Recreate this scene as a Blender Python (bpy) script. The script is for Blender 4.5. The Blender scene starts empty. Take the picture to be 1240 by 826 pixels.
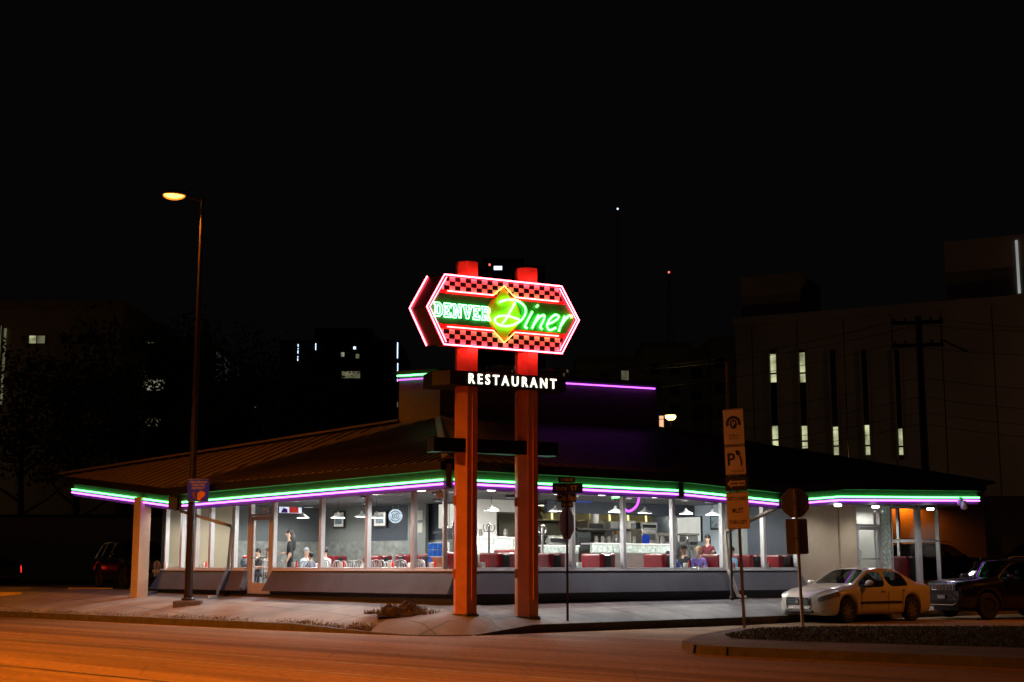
import bpy, bmesh, math, random
from math import sin, cos, pi, radians as RAD
from mathutils import Vector, Matrix
random.seed(7)
scene = bpy.context.scene
COL = scene.collection

# ------------------------------------------------------------------ helpers
ROOTS = {}                                   # object name -> matrix of its top-level root

def tag(o, label=None, cat=None, group=None, kind=None):
    if label: o['label'] = label
    if cat: o['category'] = cat
    if group: o['group'] = group
    if kind: o['kind'] = kind
    return o

def thing(name, label, cat, loc=(0, 0, 0), rz=0.0, group=None, lean=(0, 0)):
    o = bpy.data.objects.new(name, None)
    o.empty_display_size = 0.2
    COL.objects.link(o)
    o.location = loc
    o.rotation_euler = (lean[0], lean[1], rz)
    ROOTS[o.name] = Matrix.Translation(Vector(loc)) @ o.rotation_euler.to_matrix().to_4x4()
    return tag(o, label, cat, group)

def copy_tree(o, parent=None):
    c = o.copy()
    COL.objects.link(c)
    if parent is not None:
        c.parent = parent
    for ch in list(o.children):
        copy_tree(ch, c)
    return c

_text_cache = {}
def text_geo(body, size, ext=0.0, off=0.0, space=1.0):
    key = (body, size, ext, off, space)
    if key not in _text_cache:
        cu = bpy.data.curves.new('lettering', 'FONT')
        cu.body = body; cu.size = size; cu.extrude = ext; cu.offset = off
        cu.space_character = space; cu.align_x = 'CENTER'; cu.align_y = 'CENTER'
        cu.resolution_u = 3
        ob = bpy.data.objects.new('lettering', cu)
        COL.objects.link(ob)
        dg = bpy.context.evaluated_depsgraph_get()
        me = bpy.data.meshes.new_from_object(ob.evaluated_get(dg))
        vs = [v.co.copy() for v in me.vertices]
        fs = [tuple(p.vertices) for p in me.polygons]
        bpy.data.meshes.remove(me)
        bpy.data.objects.remove(ob); bpy.data.curves.remove(cu)
        _text_cache[key] = (vs, fs)
    return _text_cache[key]

class MB:
    def __init__(self):
        self.v, self.f, self.m = [], [], []
    def add(self, vs, fs, M=None, mi=0):
        b = len(self.v)
        for p in vs:
            p = Vector(p)
            self.v.append(M @ p if M is not None else p)
        for q in fs:
            self.f.append(tuple(i + b for i in q)); self.m.append(mi)
        return self
    def box(self, x0, x1, y0, y1, z0, z1, M=None, mi=0):
        vs = [(x0, y0, z0), (x1, y0, z0), (x1, y1, z0), (x0, y1, z0), (x0, y0, z1), (x1, y0, z1), (x1, y1, z1), (x0, y1, z1)]
        return self.add(vs, [(3, 2, 1, 0), (4, 5, 6, 7), (0, 1, 5, 4), (1, 2, 6, 5), (2, 3, 7, 6), (3, 0, 4, 7)], M, mi)
    def cbox(self, c, s, M=None, mi=0):
        return self.box(c[0]-s[0]/2, c[0]+s[0]/2, c[1]-s[1]/2, c[1]+s[1]/2, c[2]-s[2]/2, c[2]+s[2]/2, M, mi)
    def quad(self, a, b, c, d, M=None, mi=0):
        return self.add([a, b, c, d], [(0, 1, 2, 3)], M, mi)
    def poly(self, pts, M=None, mi=0):
        return self.add(pts, [tuple(range(len(pts)))], M, mi)
    def prism(self, pts, z0, z1, M=None, mi=0):
        n = len(pts)
        vs = [(p[0], p[1], z0) for p in pts] + [(p[0], p[1], z1) for p in pts]
        fs = [tuple(range(n - 1, -1, -1)), tuple(range(n, 2*n))] + [(i, (i+1) % n, n+(i+1) % n, n+i) for i in range(n)]
        return self.add(vs, fs, M, mi)
    def hull2(self, A, B, mi=0):
        """prism between two matching closed rings of 3D points"""
        n = len(A)
        fs = [tuple(range(n - 1, -1, -1)), tuple(range(n, 2*n))] + [(i, (i+1) % n, n+(i+1) % n, n+i) for i in range(n)]
        return self.add(list(A) + list(B), fs, None, mi)
    def tube(self, path, r, n=8, M=None, mi=0, closed=False):
        P = [Vector(p) for p in path]
        k = len(P)
        rs = r if isinstance(r, (list, tuple)) else [r]*k
        vs, fs = [], []
        up = None
        for i in range(k):
            if closed:
                d = (P[(i+1) % k] - P[i-1])
            else:
                d = P[min(i+1, k-1)] - P[max(i-1, 0)]
            if d.length < 1e-9: d = Vector((0, 0, 1))
            d.normalize()
            if up is None:
                up = Vector((0, 0, 1)) if abs(d.z) < 0.9 else Vector((1, 0, 0))
            a = d.cross(up)
            if a.length < 1e-6: a = d.cross(Vector((0, 1, 0.1)))
            a.normalize(); up = a.cross(d).normalized()
            for j in range(n):
                t = 2*pi*j/n
                vs.append(P[i] + (a*cos(t) + up*sin(t))*rs[i])
        m = k if closed else k - 1
        for i in range(m):
            for j in range(n):
                a, b = i*n + j, i*n + (j+1) % n
                c, d2 = ((i+1) % k)*n + (j+1) % n, ((i+1) % k)*n + j
                fs.append((a, b, c, d2))
        if not closed:
            fs.append(tuple(range(n-1, -1, -1))); fs.append(tuple(range((k-1)*n, k*n)))
        return self.add(vs, fs, M, mi)
    def lathe(self, prof, n=16, M=None, mi=0):
        vs, fs = [], []
        for (r, z) in prof:
            for j in range(n):
                t = 2*pi*j/n
                vs.append((r*cos(t), r*sin(t), z))
        for i in range(len(prof)-1):
            for j in range(n):
                fs.append((i*n+j, i*n+(j+1) % n, (i+1)*n+(j+1) % n, (i+1)*n+j))
        if prof[0][0] > 1e-5: fs.append(tuple(range(n-1, -1, -1)))
        if prof[-1][0] > 1e-5: fs.append(tuple(range((len(prof)-1)*n, len(prof)*n)))
        return self.add(vs, fs, M, mi)
    def ball(self, c, r, n=10, M=None, mi=0):
        r = r if isinstance(r, (tuple, list)) else (r, r, r)
        prof = []
        m = max(4, n//2)
        T = Matrix.Translation(Vector(c)) @ Matrix.Diagonal((r[0], r[1], r[2], 1))
        for i in range(m+1):
            t = -pi/2 + pi*i/m
            prof.append((max(cos(t), 1e-6 if 0 < i < m else 0), sin(t)))
        return self.lathe(prof, n, (M @ T) if M is not None else T, mi)
    def text(self, body, size, M, ext=0.0, off=0.0, space=1.0, mi=0, fit=None):
        vs, fs = text_geo(body, size, ext, off, space)
        if not vs: return self
        sx = 1.0
        xs = [v.x for v in vs]; ys = [v.y for v in vs]
        cx, cy = (min(xs)+max(xs))/2, (min(ys)+max(ys))/2
        if fit: sx = fit/(max(xs)-min(xs))
        return self.add([((v.x-cx)*sx, v.y-cy, v.z) for v in vs], fs, M, mi)
    def build(self, name, mats, parent=None, smooth=False, bevel=0.0, world=False, angle=38, weld=False):
        me = bpy.data.meshes.new(name)
        vs = self.v
        if world and parent is not None:
            r = parent
            while r.parent is not None: r = r.parent
            Mi = ROOTS[r.name].inverted()
            vs = [Mi @ p for p in vs]
        me.from_pydata([tuple(p) for p in vs], [], self.f)
        if not isinstance(mats, (list, tuple)): mats = [mats]
        for m in mats: me.materials.append(m)
        me.polygons.foreach_set('material_index', self.m)
        if smooth:
            me.polygons.foreach_set('use_smooth', [True]*len(me.polygons))
            me.set_sharp_from_angle(angle=RAD(angle))
        me.update()
        o = bpy.data.objects.new(name, me)
        COL.objects.link(o)
        if parent is not None: o.parent = parent
        if bevel:
            b = o.modifiers.new('bevel', 'BEVEL'); b.width = bevel; b.segments = 2; b.limit_method = 'ANGLE'
            b.harden_normals = False
        return o

def smooth_path(pts, sub=6, closed=False):
    P = [Vector(p) for p in pts]; out = []
    n = len(P)
    rng = range(n) if closed else range(n-1)
    for i in rng:
        p0 = P[(i-1) % n] if (closed or i > 0) else P[0]
        p1, p2 = P[i], P[(i+1) % n]
        p3 = P[(i+2) % n] if (closed or i+2 < n) else P[-1]
        for k in range(sub):
            t = k/sub
            out.append(0.5*((2*p1) + (-p0+p2)*t + (2*p0-5*p1+4*p2-p3)*t*t + (-p0+3*p1-3*p2+p3)*t**3))
    if not closed: out.append(P[-1])
    return out

def rz(a): return Matrix.Rotation(a, 4, 'Z')
def T(x, y, z): return Matrix.Translation(Vector((x, y, z)))
UP = Matrix.Rotation(pi/2, 4, 'X')           # puts a flat XY drawing upright, facing -Y

# ------------------------------------------------------------------ materials
def nodes(m):
    m.use_nodes = True
    return m.node_tree.nodes, m.node_tree.links

def pmat(name, c, rough=0.6, metal=0.0, var=0.2, scale=6.0, bump=0.0, spec=0.5, detail=6.0, coat=0.0, stain=None):
    m = bpy.data.materials.new(name)
    N, L = nodes(m)
    b = N['Principled BSDF']
    tc = N.new('ShaderNodeTexCoord')
    nz = N.new('ShaderNodeTexNoise'); nz.inputs['Scale'].default_value = scale; nz.inputs['Detail'].default_value = detail
    nz.inputs['Roughness'].default_value = 0.65
    L.new(tc.outputs['Object'], nz.inputs['Vector'])
    rp = N.new('ShaderNodeValToRGB')
    lo = tuple(max(0, x*(1-var)) for x in c); hi = tuple(min(1, x*(1+var)) for x in c)
    rp.color_ramp.elements[0].position = 0.3; rp.color_ramp.elements[1].position = 0.7
    rp.color_ramp.elements[0].color = (*lo, 1); rp.color_ramp.elements[1].color = (*hi, 1)
    L.new(nz.outputs['Fac'], rp.inputs['Fac'])
    out = rp.outputs['Color']
    if stain:
        n2 = N.new('ShaderNodeTexNoise'); n2.inputs['Scale'].default_value = stain[0]; n2.inputs['Detail'].default_value = 8
        L.new(tc.outputs['Object'], n2.inputs['Vector'])
        r2 = N.new('ShaderNodeValToRGB')
        r2.color_ramp.elements[0].position = 0.35; r2.color_ramp.elements[1].position = 0.62
        r2.color_ramp.elements[0].color = (stain[1],)*3 + (1,); r2.color_ramp.elements[1].color = (1, 1, 1, 1)
        L.new(n2.outputs['Fac'], r2.inputs['Fac'])
        mx = N.new('ShaderNodeMix'); mx.data_type = 'RGBA'; mx.blend_type = 'MULTIPLY'; mx.inputs['Factor'].default_value = 1
        L.new(out, mx.inputs['A']); L.new(r2.outputs['Color'], mx.inputs['B']); out = mx.outputs['Result']
    L.new(out, b.inputs['Base Color'])
    b.inputs['Roughness'].default_value = rough; b.inputs['Metallic'].default_value = metal
    b.inputs['Specular IOR Level'].default_value = spec
    b.inputs['Coat Weight'].default_value = coat
    b.inputs['Coat Roughness'].default_value = 0.06
    if bump:
        bp = N.new('ShaderNodeBump'); bp.inputs['Strength'].default_value = bump; bp.inputs['Distance'].default_value = 0.02
        L.new(nz.outputs['Fac'], bp.inputs['Height']); L.new(bp.outputs['Normal'], b.inputs['Normal'])
    m['out'] = 1
    return m

def emat(name, c, s, var=0.0, scale=4.0):
    m = bpy.data.materials.new(name)
    N, L = nodes(m)
    N.remove(N['Principled BSDF'])
    e = N.new('ShaderNodeEmission'); e.inputs['Strength'].default_value = s
    e.inputs['Color'].default_value = (*c, 1)
    if var:
        tc = N.new('ShaderNodeTexCoord'); nz = N.new('ShaderNodeTexNoise'); nz.inputs['Scale'].default_value = scale
        nz.inputs['Detail'].default_value = 5
        rp = N.new('ShaderNodeValToRGB'); rp.color_ramp.elements[0].position = 0.35; rp.color_ramp.elements[1].position = 0.65
        rp.color_ramp.elements[0].color = tuple(x*(1-var) for x in c) + (1,); rp.color_ramp.elements[1].color = (*c, 1)
        L.new(tc.outputs['Object'], nz.inputs['Vector']); L.new(nz.outputs['Fac'], rp.inputs['Fac']); L.new(rp.outputs['Color'], e.inputs['Color'])
    L.new(e.outputs['Emission'], N['Material Output'].inputs['Surface'])
    return m

def glassmat(name, tint=(0.93, 0.96, 0.95), refl=1.0, rough=0.02):
    m = bpy.data.materials.new(name)
    N, L = nodes(m)
    N.remove(N['Principled BSDF'])
    tr = N.new('ShaderNodeBsdfTransparent')
    tc = N.new('ShaderNodeTexCoord'); nz = N.new('ShaderNodeTexNoise'); nz.inputs['Scale'].default_value = 1.3
    rp = N.new('ShaderNodeValToRGB')
    rp.color_ramp.elements[0].color = tuple(x*0.93 for x in tint) + (1,); rp.color_ramp.elements[1].color = (*tint, 1)
    L.new(tc.outputs['Object'], nz.inputs['Vector']); L.new(nz.outputs['Fac'], rp.inputs['Fac']); L.new(rp.outputs['Color'], tr.inputs['Color'])
    gl = N.new('ShaderNodeBsdfGlossy'); gl.inputs['Roughness'].default_value = rough
    fr = N.new('ShaderNodeLayerWeight'); fr.inputs['Blend'].default_value = 0.5
    pw = N.new('ShaderNodeMath'); pw.operation = 'POWER'; pw.inputs[1].default_value = 5
    ml = N.new('ShaderNodeMath'); ml.operation = 'MULTIPLY_ADD'; ml.inputs[1].default_value = 0.9*refl; ml.inputs[2].default_value = 0.05*refl; ml.use_clamp = True
    mx = N.new('ShaderNodeMixShader')
    L.new(fr.outputs['Facing'], pw.inputs[0]); L.new(pw.outputs[0], ml.inputs[0])
    L.new(ml.outputs[0], mx.inputs['Fac'])
    L.new(tr.outputs[0], mx.inputs[1]); L.new(gl.outputs[0], mx.inputs[2])
    L.new(mx.outputs[0], N['Material Output'].inputs['Surface'])
    return m

def slab_mat(name, c, d1, d2, step, rough=0.8, joint=0.35, var=0.18):
    """concrete slabs: noise, stains, dark narrow joints along two world directions"""
    m = pmat(name, c, rough, var=var, scale=2.2, bump=0.15, stain=(0.5, 0.6))
    N, L = nodes(m)
    b = N['Principled BSDF']
    src = b.inputs['Base Color'].links[0].from_socket
    geo = N.new('ShaderNodeNewGeometry')
    fac = None
    for d, st, ph in ((d1, step, 0.3), (d2, step, 0.6)):
        vm = N.new('ShaderNodeVectorMath'); vm.operation = 'DOT_PRODUCT'; vm.inputs[1].default_value = (d[0]/st, d[1]/st, 0)
        L.new(geo.outputs['Position'], vm.inputs[0])
        ad = N.new('ShaderNodeMath'); ad.operation = 'ADD'; ad.inputs[1].default_value = 100+ph
        L.new(vm.outputs['Value'], ad.inputs[0])
        fr = N.new('ShaderNodeMath'); fr.operation = 'FRACT'; L.new(ad.outputs[0], fr.inputs[0])
        lt = N.new('ShaderNodeMath'); lt.operation = 'LESS_THAN'; lt.inputs[1].default_value = 0.022/st*1.5
        L.new(fr.outputs[0], lt.inputs[0])
        if fac is None: fac = lt.outputs[0]
        else:
            mxn = N.new('ShaderNodeMath'); mxn.operation = 'MAXIMUM'
            L.new(fac, mxn.inputs[0]); L.new(lt.outputs[0], mxn.inputs[1]); fac = mxn.outputs[0]
    mx = N.new('ShaderNodeMix'); mx.data_type = 'RGBA'; mx.blend_type = 'MULTIPLY'
    L.new(fac, mx.inputs['Factor']); L.new(src, mx.inputs['A']); mx.inputs['B'].default_value = (joint, joint, joint, 1)
    L.new(mx.outputs['Result'], b.inputs['Base Color'])
    return m

E1 = Vector((-cos(RAD(44)), sin(RAD(44)), 0)); N1 = Vector((sin(RAD(44)), cos(RAD(44)), 0))
E2 = Vector((cos(RAD(38)), sin(RAD(38)), 0)); N2 = Vector((-sin(RAD(38)), cos(RAD(38)), 0))
C0 = Vector((-1.37, 35.2, 0))
FL = 0.75                                    # diner floor level
def Lw(s, t, z): return C0 + E1*s + N1*t + Vector((0, 0, z))
def Rw(s, t, z): return C0 + E2*s + N2*t + Vector((0, 0, z))
LROT, RROT = RAD(-44), RAD(38)               # local +y of a thing turned so points into the diner
def col(u): return (u-620)/1722.0            # how far to the side per metre of distance, for a column of the photo
def Ls(u, t):
    k = col(u); o = C0 + N1*t
    return (k*o.y - o.x)/(E1.x - k*E1.y)
def Rs(u, t):
    k = col(u); o = C0 + N2*t
    return (k*o.y - o.x)/(E2.x - k*E2.y)
def zv(v, y): return 1.5 + (687 - v)*y/1722.0
TH = math.atan(274/1700.0)
def at(u, v, Y):
    dx, dy = (u-620)/1700.0, (413-v)/1700.0
    r = Vector((dx, cos(TH) - dy*sin(TH), sin(TH) + dy*cos(TH)))
    return Vector((0, 0, 1.5)) + r*(Y/r.y)

M = {}
M['asphalt'] = pmat('asphalt', (0.155, 0.14, 0.125), 0.75, var=0.3, scale=0.7, bump=0.25, stain=(0.22, 0.55), detail=12)
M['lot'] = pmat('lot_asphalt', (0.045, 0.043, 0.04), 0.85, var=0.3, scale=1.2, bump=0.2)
M['concrete'] = slab_mat('pavement_concrete', (0.30, 0.305, 0.285), E1, E2, 1.6)
M['curb'] = pmat('curb_concrete', (0.12, 0.105, 0.09), 0.9, var=0.35, scale=5, bump=0.3)
M['island_walk'] = slab_mat('island_concrete', (0.14, 0.125, 0.11), Vector((0.7, -0.7, 0)), Vector((0.6, 0.8, 0)), 2.2)
M['paint_line'] = pmat('worn_line_paint', (0.24, 0.23, 0.2), 0.7, var=0.6, scale=3.5, detail=12)
M['tar'] = pmat('tar_seam', (0.03, 0.028, 0.026), 0.6, var=0.4, scale=4)
M['yellow'] = pmat('yellow_paint', (0.62, 0.45, 0.06), 0.7, var=0.25, scale=8)
M['grass'] = pmat('grass_blades', (0.032, 0.036, 0.008), 0.8, var=0.5, scale=3)
M['drygrass'] = pmat('dry_grass', (0.16, 0.12, 0.04), 0.85, var=0.5, scale=4)
M['soil'] = pmat('soil', (0.06, 0.04, 0.025), 0.95, var=0.4, scale=7, bump=0.6)
M['leaf'] = pmat('leaf', (0.04, 0.055, 0.02), 0.8, var=0.5, scale=1.5)
M['bark'] = pmat('bark', (0.05, 0.035, 0.025), 0.9, var=0.4, scale=9, bump=0.5)
M['stucco'] = pmat('beige_stucco', (0.60, 0.49, 0.36), 0.85, var=0.08, scale=2.0, bump=0.08, stain=(0.4, 0.85))
M['skirt'] = pmat('grey_skirt_render', (0.105, 0.11, 0.125), 0.7, var=0.12, scale=2.0, bump=0.06, stain=(0.6, 0.8))
M['skirt_base'] = pmat('dark_plinth', (0.028, 0.028, 0.031), 0.7, var=0.3)
M['sill'] = pmat('sill_metal', (0.7, 0.7, 0.72), 0.4, var=0.08)
M['alu'] = pmat('white_aluminium', (0.62, 0.62, 0.64), 0.38, metal=0.25, var=0.08, scale=3)
M['post'] = pmat('tan_steel', (0.36, 0.31, 0.26), 0.5, var=0.12)
M['fascia'] = pmat('fascia_panel', (0.085, 0.085, 0.09), 0.55, var=0.1)
M['gutter'] = pmat('black_gutter', (0.012, 0.012, 0.012), 0.5, var=0.2)
M['soffit'] = pmat('soffit_board', (0.20, 0.20, 0.21), 0.7, var=0.1)
M['roof'] = pmat('standing_seam_metal', (0.052, 0.036, 0.034), 0.5, metal=0.2, var=0.2, scale=0.8)
M['tower'] = pmat('tower_render', (0.09, 0.075, 0.07), 0.8, var=0.12, scale=1.5)
M['white_wall'] = pmat('white_wall', (0.72, 0.71, 0.66), 0.8, var=0.04)
M['grey_wall'] = pmat('grey_wall', (0.145, 0.157, 0.148), 0.75, var=0.06)
M['dark_wall'] = pmat('dark_grey_wall', (0.075, 0.085, 0.088), 0.75, var=0.08)
M['navy_wall'] = pmat('navy_wall', (0.028, 0.036, 0.05), 0.7, var=0.1)
M['blue_wall'] = pmat('pale_blue_wall', (0.42, 0.5, 0.58), 0.75, var=0.05)
M['tan_wall'] = pmat('tan_wall', (0.30, 0.25, 0.17), 0.75, var=0.05)
M['olive_wall'] = pmat('kitchen_wall', (0.3, 0.28, 0.2), 0.6, var=0.1)
M['marble'] = pmat('marble_wainscot', (0.17, 0.18, 0.17), 0.35, var=0.55, scale=4.5, detail=12)
M['floor'] = pmat('floor_tile', (0.10, 0.095, 0.09), 0.35, var=0.2)
M['ceiling'] = pmat('ceiling_board', (0.12, 0.125, 0.135), 0.85, var=0.08)
M['black'] = pmat('black_board', (0.012, 0.012, 0.014), 0.5, var=0.2)
M['red_vinyl'] = pmat('red_vinyl', (0.15, 0.004, 0.009), 0.35, var=0.2, scale=5, coat=0.2)
M['black_vinyl'] = pmat('black_vinyl', (0.018, 0.022, 0.024), 0.35, var=0.2)
M['steel'] = pmat('stainless_steel', (0.62, 0.6, 0.56), 0.25, metal=0.9, var=0.08, scale=2)
M['chrome'] = pmat('chrome', (0.8, 0.8, 0.82), 0.12, metal=1.0, var=0.05)
M['white'] = pmat('white_enamel', (0.8, 0.8, 0.78), 0.4, var=0.04)
M['chairgrey'] = pmat('pale_grey_chair', (.42, .43, .45), .4, var=.1)
M['table'] = pmat('table_top', (0.72, 0.73, 0.74), 0.3, var=0.05)
M['darktable'] = pmat('dark_table_top', (0.05, 0.05, 0.055), 0.3, var=0.15)
M['wood'] = pmat('brown_wood', (0.3, 0.11, 0.06), 0.5, var=0.25, scale=4)
M['glass'] = glassmat('window_glass')
M['carglass'] = glassmat('car_glass', (0.42, 0.46, 0.46), 0.45)
M['glassblock'] = pmat('glass_block', (0.42, 0.48, 0.45), 0.12, var=0.7, scale=11, coat=0.5)
_b = M['glassblock'].node_tree.nodes['Principled BSDF']; _b.inputs['Emission Color'].default_value = (.72, .86, .7, 1); _b.inputs['Emission Strength'].default_value = .07  # faint glow stands in for room light coming through the blocks
M['blueblock'] = emat('blue_lit_glass_block', (0.06, 0.2, 0.75), 0.8, 0.5, 9)
M['mortar'] = pmat('block_mortar', (0.5, 0.52, 0.5), 0.8)
M['orange'] = pmat('orange_red_paint', (0.86, 0.30, 0.12), 0.5, var=0.12, scale=2.5, stain=(0.8, 0.85))
M['signred'] = pmat('red_sign_enamel', (0.6, 0.02, 0.02), 0.4, var=0.08)
M['signgreen'] = pmat('green_sign_enamel', (0.008, 0.1, 0.02), 0.45, var=0.12)
M['signorange'] = pmat('orange_sign_enamel', (0.85, 0.28, 0.015), 0.4, var=0.1)
M['signyellow'] = pmat('yellow_sign_enamel', (0.9, 0.55, 0.03), 0.4, var=0.1)
M['signwhite'] = pmat('white_sign_enamel', (0.86, 0.82, 0.86), 0.4, var=0.06)
M['signblack'] = pmat('black_sign_enamel', (0.006, 0.005, 0.005), 0.35, var=0.2)
M['neon_red'] = emat('red_neon', (1.0, 0.045, 0.07), 42)
M['neon_green'] = emat('green_neon', (0.075, 1.0, 0.085), 13)
M['neon_eave_green'] = emat('eave_green_neon', (0.10, 1.0, 0.17), 8.5)
M['neon_eave_pink'] = emat('eave_violet_neon', (0.56, 0.09, 1.0), 8.5)
M['neon_purple'] = emat('purple_neon', (0.55, 0.05, 1.0), 5.0)
M['letter_lit'] = emat('lit_channel_letter', (1.0, 0.93, 0.74), 2.6, 0.35, 6)
M['bulb'] = emat('warm_white_bulb', (1.0, 0.97, 0.92), 9)
M['sodium'] = emat('sodium_lens', (1.0, 0.42, 0.09), 7)
def halo_bowl_mat():
    m = bpy.data.materials.new('orange_halo_bowl'); N, L = nodes(m); N.remove(N['Principled BSDF'])
    tr = N.new('ShaderNodeBsdfTransparent'); e = N.new('ShaderNodeEmission'); e.inputs['Color'].default_value = (1, .25, .02, 1); e.inputs['Strength'].default_value = 2.6
    nz = N.new('ShaderNodeTexNoise'); nz.inputs['Scale'].default_value = 20
    ml = N.new('ShaderNodeMath'); ml.operation = 'MULTIPLY'; ml.inputs[1].default_value = .8
    mx = N.new('ShaderNodeMixShader'); L.new(nz.outputs['Fac'], ml.inputs[0]); L.new(ml.outputs[0], mx.inputs['Fac'])
    L.new(tr.outputs[0], mx.inputs[1]); L.new(e.outputs[0], mx.inputs[2]); L.new(mx.outputs[0], N['Material Output'].inputs['Surface']); return m
M['halo_bowl'] = halo_bowl_mat()  # orange glow in the bowl stands in for the lamp's halo
M['dark_metal'] = pmat('dark_painted_metal', (0.025, 0.024, 0.023), 0.4, metal=0.3, var=0.3)
M['lamp_pole'] = pmat('bronze_lamp_pole', (0.035, 0.028, 0.024), 0.3, metal=0.2, var=0.2)
M['galv'] = pmat('galvanised_steel', (0.14, 0.13, 0.12), 0.5, metal=0.5, var=0.25)
M['tyre'] = pmat('tyre_rubber', (0.018, 0.018, 0.018), 0.85, var=0.2)
M['rim'] = pmat('alloy_rim', (0.4, 0.4, 0.42), 0.3, metal=0.8, var=0.1)
M['trim'] = pmat('black_plastic', (0.015, 0.015, 0.015), 0.5, var=0.2)
M['whitepaint'] = pmat('white_car_paint', (0.60, 0.54, 0.45), 0.32, var=0.03, coat=0.9)
M['blackpaint'] = pmat('black_car_paint', (0.004, 0.004, 0.005), 0.25, var=0.1, coat=0.6)
M['greypaint'] = pmat('dark_grey_car_paint', (0.02, 0.022, 0.026), 0.3, var=0.1, coat=1.0)
M['lens'] = pmat('lamp_lens', (0.42, 0.40, 0.37), 0.12, metal=0.5, var=0.6, scale=12, coat=1.0)
M['redlens'] = pmat('red_lamp_lens', (0.25, 0.01, 0.01), 0.2, var=0.1, coat=1.0)
M['redlit'] = emat('lit_tail_lamp', (1.0, 0.03, 0.02), 1.6)
M['plate'] = pmat('licence_plate', (0.5, 0.5, 0.48), 0.4, var=0.1)
M['screen'] = emat('tv_screen', (0.75, 0.8, 1.0), 1.6, 0.5, 3)
M['cloth_black'] = pmat('black_cloth', (0.012, 0.012, 0.014), 0.9, var=0.2)
M['office'] = pmat('office_precast', (0.32, 0.26, 0.24), 0.9, var=0.12, scale=0.4, stain=(0.15, 0.8))
M['apart'] = pmat('apartment_render', (0.36, 0.32, 0.16), 0.9, var=0.1, scale=0.6)
M['farwall'] = pmat('far_brick', (0.3, 0.24, 0.16), 0.9, var=0.15, scale=0.8)
M['lotwall'] = pmat('lot_wall_stucco', (0.5, 0.32, 0.18), 0.9, var=0.15, scale=0.9, stain=(0.3, 0.7))
M['tree_dark'] = M['leaf']
M['winlit'] = emat('lit_office_window', (0.86, 0.9, 0.5), 0.8, 0.75, 0.9)
M['winblue'] = emat('blue_white_light', (0.6, 0.75, 1.0), 2.0)
M['winwarm'] = emat('dim_warm_window', (0.9, 0.85, 0.5), 0.16, 0.6, 0.9)
M['winlow'] = emat('lamp_lit_wall', (0.85, 0.85, 0.62), 0.35, 0.85, 0.9)
M['windark'] = pmat('dark_window', (0.01, 0.011, 0.013), 0.15, var=0.2)

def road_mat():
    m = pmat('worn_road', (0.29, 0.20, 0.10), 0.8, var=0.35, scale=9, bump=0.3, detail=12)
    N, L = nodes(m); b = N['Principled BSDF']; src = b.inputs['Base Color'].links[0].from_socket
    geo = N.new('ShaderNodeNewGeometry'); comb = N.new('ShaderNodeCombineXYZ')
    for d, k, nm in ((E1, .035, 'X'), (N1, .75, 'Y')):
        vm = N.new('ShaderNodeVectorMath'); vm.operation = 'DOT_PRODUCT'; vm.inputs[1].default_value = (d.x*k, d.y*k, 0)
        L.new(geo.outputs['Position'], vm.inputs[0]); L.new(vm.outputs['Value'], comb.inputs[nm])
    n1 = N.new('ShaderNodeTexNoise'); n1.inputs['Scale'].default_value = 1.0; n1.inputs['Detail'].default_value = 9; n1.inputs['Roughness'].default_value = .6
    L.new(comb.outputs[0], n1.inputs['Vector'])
    r1 = N.new('ShaderNodeValToRGB'); e = r1.color_ramp.elements; e[0].position = .38; e[1].position = .62; e[0].color = (.5, .46, .42, 1); e[1].color = (1.2, 1.12, 1.0, 1)  # streaks: lane wear, plus wheel-track sheen put into the colour
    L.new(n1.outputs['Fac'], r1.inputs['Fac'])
    n2 = N.new('ShaderNodeTexVoronoi'); n2.inputs['Scale'].default_value = .55; n2.feature = 'DISTANCE_TO_EDGE'
    L.new(geo.outputs['Position'], n2.inputs['Vector'])
    lt = N.new('ShaderNodeMath'); lt.operation = 'LESS_THAN'; lt.inputs[1].default_value = .008; L.new(n2.outputs['Distance'], lt.inputs[0])
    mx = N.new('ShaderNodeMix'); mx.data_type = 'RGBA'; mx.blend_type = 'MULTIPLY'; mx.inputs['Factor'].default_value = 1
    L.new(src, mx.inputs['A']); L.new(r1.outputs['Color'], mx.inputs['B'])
    mc = N.new('ShaderNodeMix'); mc.data_type = 'RGBA'; mc.inputs['B'].default_value = (.02, .018, .016, 1)
    mf = N.new('ShaderNodeMath'); mf.operation = 'MULTIPLY'; mf.inputs[1].default_value = .22; L.new(lt.outputs[0], mf.inputs[0])
    L.new(mf.outputs[0], mc.inputs['Factor']); L.new(mx.outputs['Result'], mc.inputs['A']); L.new(mc.outputs['Result'], b.inputs['Base Color'])
    rr = N.new('ShaderNodeMapRange'); rr.inputs['To Min'].default_value = .95; rr.inputs['To Max'].default_value = .7; b.inputs['Specular IOR Level'].default_value = .2; L.new(n1.outputs['Fac'], rr.inputs['Value']); L.new(rr.outputs[0], b.inputs['Roughness'])
    return m
M['asphalt'] = road_mat()

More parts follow.
